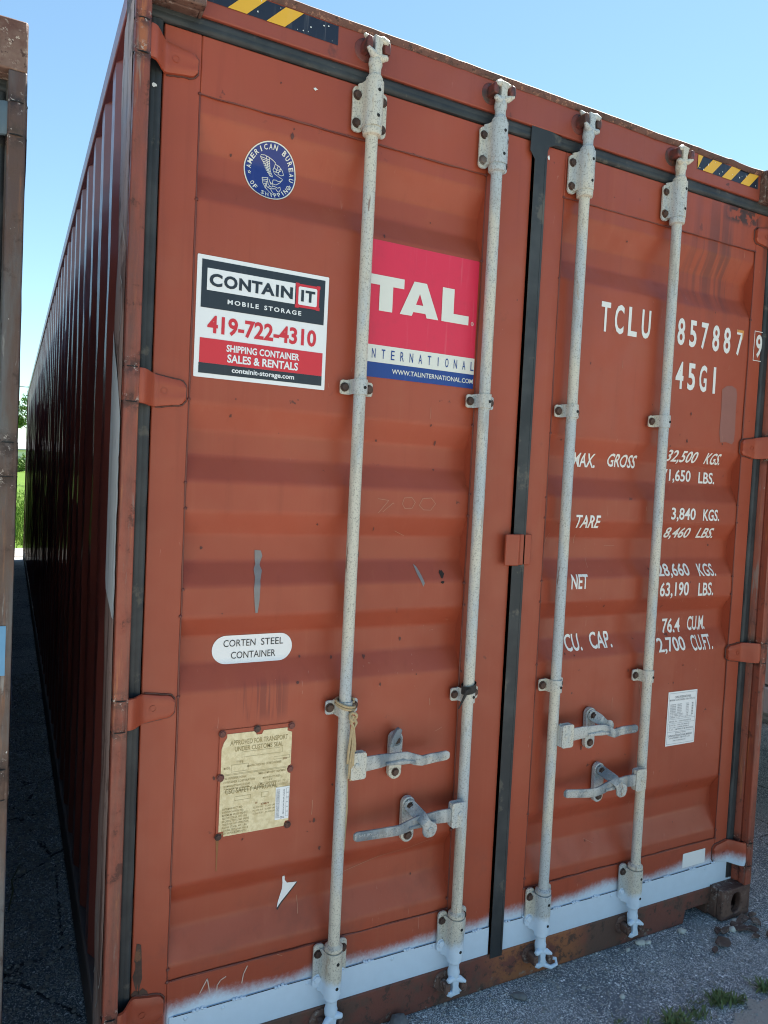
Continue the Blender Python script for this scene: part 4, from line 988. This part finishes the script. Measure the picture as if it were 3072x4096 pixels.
# ------------------------------------------------------------------ ground, apron, grass
def ground_mat(name, stone, binder, scale=230, patches=True):
    m = Mat(name); x, y, z = m.xyz()
    s_ = m.t.nodes.new('ShaderNodeSeparateColor'); m.link(m.voro(scale, out='Color'), s_.inputs[0]); d = m.voro(scale)
    s2 = m.t.nodes.new('ShaderNodeSeparateColor'); m.link(m.voro(scale*.42, out='Color'), s2.inputs[0]); d2 = m.voro(scale*.42)
    big = m.ramp(m.math('ADD', m.mul(m.noise(1.5, 3, .5), .75), m.mul(m.noise(6, 4, .6), .25)), .38, .60)
    cov = m.math('ADD', .44, m.mul(big, .52)) if patches else .75
    fine = m.mul(m.ramp(s_.outputs[1], cov, m.math('SUBTRACT', cov, .12)), m.ramp(d, .62, .38))
    c = m.mix(fine, m.mix(m.noise(60, 3), binder, tuple(q*1.8 for q in binder)), m.mix(s_.outputs[0], tuple(q*.62 for q in stone), tuple(q*1.25 for q in stone)))
    big2 = m.mul(m.ramp(s2.outputs[1], .22, .16), m.ramp(d2, .50, .34))
    c = m.mix(big2, c, m.mix(s2.outputs[0], tuple(q*.5 for q in stone), tuple(q*1.5 for q in stone)))
    c = m.mix(m.mul(m.ramp(m.noise(2.6, 4, .6), .5, .72), .45), c, tuple(q*.62 for q in stone))
    cr = m.math('ADD', m.voro(2.1, 'DISTANCE_TO_EDGE'), m.mul(m.noise(11, 5, .65), .10)); c = m.mix(m.mul(m.ramp(cr, .058, .050), m.ramp(y, .15, .45), .85), c, (.014, .014, .016))
    h = m.bump(d, .5, .003); m.bump(m.noise(8, 4), .4, .02, h)
    return m.out(c, .85, spec=.3)
M['asphalt'] = ground_mat('weathered_asphalt', (.70, .71, .70), (.12, .135, .15))
M['gravel'] = ground_mat('limestone_gravel', (.55, .52, .47), (.26, .24, .21), 70, False)
def concrete_mat():
    m = Mat('sandy_concrete')
    c = m.mix(m.noise(5, 5, .65), (.38, .34, .30), (.48, .44, .39))
    c = m.mix(m.mul(m.ramp(m.noise(160, 3, .7), .52, .68), .5), c, (.20, .19, .18)); c = m.mix(m.mul(m.ramp(m.noise(110, 3, .7), .58, .7), .5), c, (.52, .50, .46))
    h = m.bump(m.noise(140, 4, .7), .7, .004); m.bump(m.noise(9, 4), .4, .01, h)
    return m.out(c, .9, spec=.3)
M['concrete'] = concrete_mat()
def grass_mat():
    m = Mat('meadow_grass')
    c = m.mix(m.ramp(m.noise(.6, 5, .7), .35, .65), (.075, .15, .016), (.15, .235, .028))
    c = m.mix(m.ramp(m.noise(7, 4, .7), .35, .7), c, (.11, .20, .02)); m.bump(m.noise(30, 4), .6, .05)
    return m.out(c, .8, spec=.2)
M['grass'] = grass_mat()
def sheet(name, x0, x1, y0, y1, z, mat, nx=1, ny=1, edge=None, label=None):
    mb = MB(); mb.grid([[(x0+(x1-x0)*i/nx, (y0+(y1-y0)*j/ny)+(edge(x0+(x1-x0)*i/nx) if edge and j == ny else 0), z) for j in range(ny+1)] for i in range(nx+1)])
    p = mb.build(name, mat, None, smooth=0, recalc=False); p.o['kind'] = 'structure'
    for f in p.o.data.polygons:
        if f.normal.z < 0: f.flip()
    return p
sheet('ground', -900, 900, -900, 900, -.026, 'grass')
sheet('asphalt', -25, 25, -.60, 12.75, -.006, 'asphalt')
sheet('gravel_strip', -40, 40, 12.6, 14.0, -.001, 'gravel', 160, 1, edge=lambda x: random.uniform(-.12, .12))
sheet('concrete_apron', -25, 25, -22, -.372, -.003, 'concrete', 3000, 1, edge=lambda x: .014*math.sin(x*7)+.012*math.sin(x*23)+.008*math.sin(x*61)+random.uniform(-.010, .010))

# loose pebbles: too many to count, one mesh
def ico():
    t = (1+5**.5)/2; v = np.array([(-1, t, 0), (1, t, 0), (-1, -t, 0), (1, -t, 0), (0, -1, t), (0, 1, t), (0, -1, -t), (0, 1, -t), (t, 0, -1), (t, 0, 1), (-t, 0, -1), (-t, 0, 1)], float); v /= np.linalg.norm(v[0])
    f = np.array([(0, 11, 5), (0, 5, 1), (0, 1, 7), (0, 7, 10), (0, 10, 11), (1, 5, 9), (5, 11, 4), (11, 10, 2), (10, 7, 6), (7, 1, 8), (3, 9, 4), (3, 4, 2), (3, 2, 6), (3, 6, 8), (3, 8, 9), (4, 9, 5), (2, 4, 11), (6, 2, 10), (8, 6, 7), (9, 8, 1)])
    return v, f
IV, IF = ico()
def pebbles(name, P, S, mat, label, cat):
    n = len(P); a = RNG.uniform(0, 2*PI, n); j = RNG.uniform(.75, 1.25, (n, 12, 3))
    v = IV[None]*j*S[:, None, None]*np.array([1, 1, .62]); sc = RNG.uniform(.75, 1.35, (n, 1)); v[:, :, 0] *= sc
    c, s = np.cos(a)[:, None], np.sin(a)[:, None]; x = v[:, :, 0]*c-v[:, :, 1]*s; y = v[:, :, 0]*s+v[:, :, 1]*c
    V = np.stack([x+P[:, None, 0], y+P[:, None, 1], v[:, :, 2]+P[:, None, 2]], -1).reshape(-1, 3)
    Fc = (IF[None]+np.arange(n)[:, None, None]*12).reshape(-1, 3)
    me = bpy.data.meshes.new(name); me.vertices.add(len(V)); me.vertices.foreach_set('co', V.ravel()); me.loops.add(Fc.size); me.loops.foreach_set('vertex_index', Fc.ravel().astype(np.int32))
    me.polygons.add(len(Fc)); me.polygons.foreach_set('loop_start', np.arange(0, Fc.size, 3, dtype=np.int32)); me.update(calc_edges=True)
    me.materials.append(M[mat]); o = bpy.data.objects.new(name, me); COL.objects.link(o); tag(o, label, cat, kind='stuff'); return o
def peb_mat():
    m = Mat('pebble_stone'); c = m.mix(m.noise(45, 1), (.14, .14, .14), (.52, .51, .48)); c = m.mix(m.ramp(m.noise(70, 1), .62, .66), c, (.62, .60, .56)); return m.out(c, .85, spec=.3)
M['pebble'] = peb_mat()
n = 30000
px_ = RNG.uniform(.25, 3.3, n); py_ = RNG.uniform(-.62, .62, n)
ok = (py_ < .058) | ((px_ > 2.13) & (px_ < 2.26)) | (px_ > 2.46)
dens = .5+.5*np.sin(px_*5.1+1)*np.cos(py_*8+px_*3); ok &= RNG.uniform(0, 1, n) < .35+.65*dens
P = np.stack([px_, py_, np.full(n, -.0035)], -1)[ok]; S = RNG.gamma(3.0, .00055, len(P))+.0010
n2 = 3500; P2 = np.stack([RNG.uniform(-.215, -.005, n2), RNG.uniform(-.3, 4.5, n2), np.full(n2, -.0035)], -1); S2 = RNG.gamma(3, .0012, n2)+.0015
pebbles('loose_pebbles', np.concatenate([P, P2]), np.concatenate([S, S2]), 'pebble', 'loose grey pebbles strewn over the asphalt before the doors', 'gravel')
M['whitestone'] = plain('white_stone', (.60, .58, .52), .85, .15, 60, bump=.4); M['darkstone'] = plain('dark_stone', (.16, .16, .16), .85, .2, 60, bump=.4)
M['flake'] = flaky('rust_flake', (.135, .085, .07), (.085, .052, .045), (.22, .18, .16))
def stone(x, y, r, mat, label, group, name='stone', flatk=.7):
    bm = bmesh.new(); bmesh.ops.create_icosphere(bm, subdivisions=2, radius=r)
    for v in bm.verts:
        k = 1+.22*math.sin(v.co.x*170/ (r*60)+x*9)+random.uniform(-.09, .09); v.co = Vector((v.co.x*k*1.25, v.co.y*k, v.co.z*k*flatk))
    me = bpy.data.meshes.new(name); bm.to_mesh(me); bm.free(); me.materials.append(M[mat]); o = bpy.data.objects.new(name, me); COL.objects.link(o)
    o.location = (x, y, -.006+r*flatk*.75); o.rotation_euler = (0, 0, random.uniform(0, 6)); tag(o, label, 'stone', group)
GW = 'pale stones lying by the sill'
for x, y, r, lab in ((1.873, .030, .014, 'pale flat stone against the sill just before the fourth rod'), (1.905, .022, .010, 'white angular stone against the sill past the fourth rod'), (2.085, .020, .013, 'cream stone by the corner of the fork notch'), (2.275, -.050, .013, 'white stone lying among the rust flakes'),
                     (2.335, -.022, .014, 'cream stone leaning on the rust flakes'), (1.60, -.155, .009, 'small white stone alone on the asphalt'), (1.80, .02, .008, 'tiny cream stone under the fourth rod')): stone(x, y, r, 'whitestone', lab, GW)
stone(.86, .02, .030, 'darkstone', 'dark grey wedge-shaped stone against the sill', 'grey stones by the sill'); stone(1.28, -.02, .017, 'darkstone', 'grey stone in front of the third rod', 'grey stones by the sill')
GF = 'rust flakes below the corner casting'
def flake(x, y, L, w, rot, tilt, label):
    bm = bmesh.new(); n = 7; pts = [(L*random.uniform(.5, 1.1)*math.cos(2*PI*(i+random.uniform(-.3, .3))/n), w*random.uniform(.45, 1.1)*math.sin(2*PI*(i+random.uniform(-.3, .3))/n)) for i in range(n)]
    lo = [bm.verts.new((a, b, random.uniform(-.001, .001))) for a, b in pts]; hi = [bm.verts.new((a*.93, b*.93, .0045+random.uniform(-.001, .002))) for a, b in pts]; top = bm.verts.new((0, 0, .0065))
    for i in range(n): j = (i+1) % n; bm.faces.new((lo[i], lo[j], hi[j], hi[i])); bm.faces.new((hi[i], hi[j], top))
    bm.faces.new(lo[::-1]); me = bpy.data.meshes.new('rust_flake'); bm.to_mesh(me); bm.free(); me.materials.append(M['flake'])
    o = bpy.data.objects.new('rust_flake', me); COL.objects.link(o); o.location = (x, y, .004+abs(math.sin(tilt))*w*.7); o.rotation_euler = (tilt, random.uniform(-.15, .15), rot); tag(o, label, 'rust flake', GF)
for a in ((2.355, -.030, .062, .024, .25, .35, 'long brown rust flake leaning on the foot of the casting'), (2.300, -.055, .048, .026, -.7, .25, 'dark elongated rust flake below the inner edge of the casting'), (2.225, -.052, .034, .018, .1, .45, 'reddish rust flake in a small heap before the casting'),
          (2.205, -.040, .026, .016, .4, .1, 'small upper flake of the reddish heap before the casting'), (2.165, -.095, .046, .026, .05, .2, 'broad red-brown rust flake lying apart from the heap'), (2.395, -.062, .034, .024, -.5, .4, 'curled dark rust flake beside the cream stone'),
          (2.430, -.022, .036, .016, .1, .2, 'narrow flake poking out past the outer side of the casting'), (2.345, -.085, .030, .014, -.8, .3, 'grey splinter of rust among the flakes'), (2.315, -.118, .028, .014, .2, .1, 'small grey flake lowest in the pile'), (2.095, -.115, .022, .012, .3, .1, 'lone dark chip between the flakes and the sill'), (2.37, -.14, .024, .014, .6, .2, 'small dark chip out beyond the flake pile')): flake(*a)

# weeds along the crack between asphalt and concrete
def leaf_mat(name, a, b):
    m = Mat(name); c = m.mix(m.noise(50, 2), a, b); m.b.inputs['Subsurface Weight'].default_value = 0; return m.out(c, .55, spec=.35)
M['weed'] = leaf_mat('weed_leaf', (.11, .16, .055), (.20, .25, .10)); M['drygrass'] = leaf_mat('dry_weed', (.20, .19, .09), (.11, .14, .05))
def weed(x, y, h, n, label, spread=1.0, dry=.15):
    h *= .62; spread *= .95; r = Root('weed', (x, y, -.004), label, 'weed', 'weeds in the crack by the concrete')
    for nm, mt, cnt in (('leaves', 'weed', int(n*(1-dry))), ('dry_stalks', 'drygrass', max(2, int(n*dry)))):
        mb = MB()
        for _ in range(cnt):
            a = random.uniform(0, 2*PI); L = h*random.uniform(.5, 1.1); ln = random.uniform(.35, 1.2)*spread; w = random.uniform(.0010, .0034) if nm == 'leaves' else .0009
            bx_, by_ = x+random.gauss(0, .018*spread), y+random.gauss(0, .012*spread); pts = []
            for k in range(5):
                t = k/4; rr_ = L*ln*t*.8; pts.append((bx_+math.cos(a)*rr_, by_+math.sin(a)*rr_, -.004+L*(t-.45*t*t*ln)))
            sa, ca = math.sin(a), math.cos(a); ws = [w*.7, w*1.2, w*1.3, w*.8, w*.1]
            mb.grid([[(p[0]-sa*q, p[1]+ca*q, p[2]) for p, q in zip(pts, ws)], [(p[0], p[1], p[2]-q*.4) for p, q in zip(pts, ws)], [(p[0]+sa*q, p[1]-ca*q, p[2]) for p, q in zip(pts, ws)]])
        mb.build(nm, mt, r, smooth=60)
for a in ((1.665, -.315, .075, 130, 'tallest bushy green weed in the crack', 1.3, .2), (1.575, -.300, .045, 45, 'small dry sprout beside the tallest bushy weed', 1.0, .5), (1.765, -.318, .05, 60, 'low weed between the two bushy clumps', 1.1, .3),
          (1.885, -.300, .070, 120, 'dark green weed clump in line with the fourth rod', 1.2, .12), (1.930, -.325, .055, 60, 'weed at the foot of the dark green clump', 1.1, .15), (2.085, -.325, .075, 90, 'weed clump in the crack farthest from the third rod', 1.2, .1), (1.50, -.24, .03, 24, 'tiny thin seedling on the bare asphalt', 1.0, .5), (1.80, -.275, .03, 30, 'thin dry stalks behind the bushy weeds', 1.2, .7)): weed(*a)
tw = MB(); tw.tube([(-.20, 1.10, .006), (-.185, 1.22, .012), (-.19, 1.30, .01), (-.16, 1.42, .008)], [.003, .003, .0025, .0015], 6); tag(tw.build('twig', 'drygrass', None).o, 'dry bent twig on the dark ground between the containers', 'twig')

# meadow grass behind the containers
n = 26000; gx = RNG.uniform(-3.0, 4.0, n); gy = 14.0+RNG.gamma(1.6, 6, n); hh = RNG.uniform(.05, .16, n); a = RNG.uniform(0, 2*PI, n); w = RNG.uniform(.004, .010, n)*(1+gy/40); ln = RNG.uniform(-.06, .06, (n, 2))
V = np.empty((n, 3, 3)); V[:, 0] = np.stack([gx-np.cos(a)*w, gy-np.sin(a)*w, np.full(n, -.026)], -1); V[:, 1] = np.stack([gx+np.cos(a)*w, gy+np.sin(a)*w, np.full(n, -.026)], -1); V[:, 2] = np.stack([gx+ln[:, 0], gy+ln[:, 1], hh], -1)
me = bpy.data.meshes.new('meadow_grass'); me.from_pydata(V.reshape(-1, 3).tolist(), [], np.arange(3*n).reshape(-1, 3).tolist()); me.materials.append(M['grass']); o = bpy.data.objects.new('meadow_grass', me); COL.objects.link(o); tag(o, 'bright sunlit grass of the meadow behind the containers', 'grass', kind='stuff')

# ------------------------------------------------------------------ far background seen through the gap
M['hedge'] = leaf_mat('hedge_leaf', (.09, .17, .03), (.17, .27, .06)); M['bark'] = plain('bark', (.12, .09, .06), .9, .3, 12)
M['whitewall'] = plain('white_siding', (.75, .75, .73), .6, .05, 3); M['greywall'] = plain('pale_grey_wall', (.42, .43, .44), .7, .05, 3); M['shingle'] = plain('white_metal_roof', (.80, .80, .80), .5, .04, 2)
def leafy(name, c, rad, n, size, mat, parent, flat_=.8):
    u = RNG.normal(size=(n, 3)); u /= np.linalg.norm(u, axis=1)[:, None]; rr_ = RNG.uniform(.35, 1, n)**.5
    k = 1+.28*np.sin(u[:, 0]*5+c[0])*np.cos(u[:, 2]*6+c[1]); P = u*(rr_*k)[:, None]*np.array(rad)+np.array(c)
    a_, b_ = RNG.normal(size=(n, 3)), RNG.normal(size=(n, 3)); s = RNG.uniform(.6, 1.4, n)[:, None]*size
    V = np.stack([P-a_*s*.5, P+b_*s*.5, P+a_*s*.5], 1).reshape(-1, 3); L = np.array(parent.loc)
    me = bpy.data.meshes.new(name); me.from_pydata((V-L).tolist(), [], np.arange(3*n).reshape(-1, 3).tolist()); me.materials.append(M[mat]); o = bpy.data.objects.new(name, me); COL.objects.link(o); o.parent = parent.o
t = Root('tree', (2.4, 60, 0), 'tall green tree peeking past the far end of the red container', 'tree')
mb = MB(); mb.tube([(2.4, 60, -.03), (2.45, 60, 1.6), (2.35, 60.1, 3.6), (2.4, 60, 6.2)], [.20, .16, .11, .04], 10); mb.build('trunk', 'bark', t)
mb = MB()
for (ex, ez, sz) in ((.3, 5.6, 3.2), (.9, 6.4, 3.8), (4.2, 5.9, 3.4), (3.6, 6.9, 4.2), (.1, 4.8, 2.9)): mb.tube([(2.4, 60, sz), ((2.4+ex)/2, 60, (sz+ez)/2+.2), (ex, 60, ez)], [.07, .045, .015], 7)
mb.build('branches', 'bark', t)
for c_, r_ in (((.6, 60, 5.4), (.95, .9, .75)), ((1.6, 60, 6.5), (1.3, 1.2, 1.0)), ((3.2, 60, 6.4), (1.4, 1.2, 1.1)), ((2.4, 60, 5.2), (1.5, 1.2, .9)), ((.2, 60.2, 4.7), (.5, .6, .45))): leafy('crown', c_, r_, 900, .13, 'hedge', t)
GB = 'bushes along the far edge of the meadow'
for i, (bx_, hb_) in enumerate(((-9, 2.6), (-6, 3.2), (-3.2, 2.4), (-.8, 2.9), (.9, 2.3), (2.6, 3.1), (5, 2.7), (8, 3.0))):
    b = Root('bush', (bx_, 150+(i % 3), 0), ('low rounded', 'tall broad', 'small squat', 'tall pale')[i % 4]+' bush '+('behind the blue-grey container' if bx_ < -1.5 else 'seen in the gap before the white building' if bx_ < 1.5 else 'behind the red container')+(', beside the tree line' if i >= 4 else ''), 'bush', GB)
    mb = MB(); mb.tube([(bx_, 150+(i % 3), -.03), (bx_, 150+(i % 3), hb_*.5)], [.12, .05], 6); mb.build('stem', 'bark', b)
    leafy('foliage', (bx_, 150+(i % 3), hb_*.5), (1.8, 1.5, hb_*.52), 900, .28, 'hedge', b)
b = Root('building', (2, 190, 0), 'long white building with a white metal roof beyond the meadow', 'building')
mb = MB(); mb.box(-34, 38, 184, 198, -.03, 3.3); mb.build('lower_wall', 'greywall', b, smooth=0)
mb = MB(); mb.box(-34.1, 38.1, 183.9, 198.1, 3.3, 4.7); mb.build('upper_wall', 'whitewall', b, smooth=0)
mb = MB(); mb.prism([(183.2, 4.7), (198.8, 4.7), (198.8, 4.9), (191, 7.4), (183.2, 4.9)], -34.6, 38.6, 'x'); mb.build('roof', 'shingle', b, smooth=0)
mb = MB(); mb.box(-34.7, 38.7, 183.0, 183.2, 4.62, 4.92); mb.build('gutter', 'greywall', b, smooth=0)
for i in range(9):
    x_ = -30+i*8; mb = MB(); mb.box(x_, x_+1.2, 183.86, 183.98, 1.2, 2.4); mb.build('window', 'navy', b, smooth=0)
    mb = MB(); mb.box(x_-.1, x_+1.3, 183.82, 183.97, 1.08, 1.2); mb.build('window_sill', 'whitewall', b, smooth=0)
poles = []
for x_ in (-26, 24):
    p = Root('utility_pole', (x_, 92, 0), 'wooden utility pole beyond the meadow, at the end of the wire behind the %s container' % ('blue-grey' if x_ < 0 else 'red'), 'utility pole', 'utility poles')
    mb = MB(); mb.lathe([(.16, -.03), (.11, 11.2)], (x_, 92, 0), 12); mb.build('pole', 'bark', p); mb = MB(); mb.box(x_-1.1, x_+1.1, 91.84, 91.98, 10.75, 10.9); mb.build('crossarm', 'bark', p)
mb = MB(); mb.tube([(-26+i*2.5, 91.9, 11.0-.62*math.sin(PI*i/20)) for i in range(21)], .045, 6); tag(mb.build('power_line', 'greyink', None).o, 'thin overhead wire crossing the gap between the containers', 'wire')

# ------------------------------------------------------------------ box trailer parked on the right; unseen front lengthened to shade ground and door
TX = 3.05; tr = Root('box_trailer', (TX+1.25, 5.5, 0), 'pale pinkish white box trailer parked beyond the red container, its pale side barely showing', 'trailer')
M['trailer'] = plain('pale_trailer_skin', (.62, .52, .50), .5, .06, 4); M['trailer_rail'] = plain('trailer_rail', (.50, .47, .45), .5, .12, 12); M['tyre'] = plain('tyre_rubber', (.02, .02, .022), .8)
mb = MB(); mb.box(TX+.02, TX+2.48, -.9, 11.6, .75, 3.10); mb.build('body', 'trailer', tr, bevel=.02)
mb = MB(); mb.box(TX, TX+2.5, -.92, 11.62, .62, .745); mb.build('bottom_rail', 'trailer_rail', tr, bevel=.008)
mb = MB(); [mb.box(TX+.006, TX+.02, .4+i*.6, .44+i*.6, (.76), 3.05) for i in range(19)]; mb.build('side_post', 'trailer_rail', tr)
for sx in (.25, 2.0):
    for y_ in (8.8, 10.1):
        mb = MB(); mb.lathe([(.30, -.13), (.48, -.12), (.50, -.06), (.50, .06), (.48, .12), (.30, .13)], (TX+sx+.12, y_, .494), 24, 'x'); w_ = mb.build('wheel', 'tyre', tr)
        mb = MB(); mb.lathe([(.29, -.10), (.27, -.02), (.10, .0)], (TX+sx+.12, y_, .494), 20, 'x'); mb.build('rim', 'trailer_rail', w_)
for sx in (.55, 1.85): mb = MB(); mb.box(TX+sx, TX+sx+.12, 1.6, 1.72, .02, .62); mb.box(TX+sx-.08, TX+sx+.2, 1.5, 1.82, -.004, .02); mb.build('landing_leg', 'trailer_rail', tr)
mb = MB(); [mb.box(TX+x_, TX+x_+.1, .2, 11.2, .40, .62) for x_ in (.75, 1.6)]; mb.build('chassis_rail', 'tyre', tr)
# touch-up paint on the blue-grey post
for z0, z1, w_ in ((1.185, 1.295, .018), (.92, 1.02, .010)):
    mb = MB(); mb.box(-.2585, -.2345 if z0 > 1 else -.243, -.0525, -.0505, z0, z1); mb.build('paint_patch', 'b_patch' if z0 > 1 else 'white', blue_root, smooth=0)
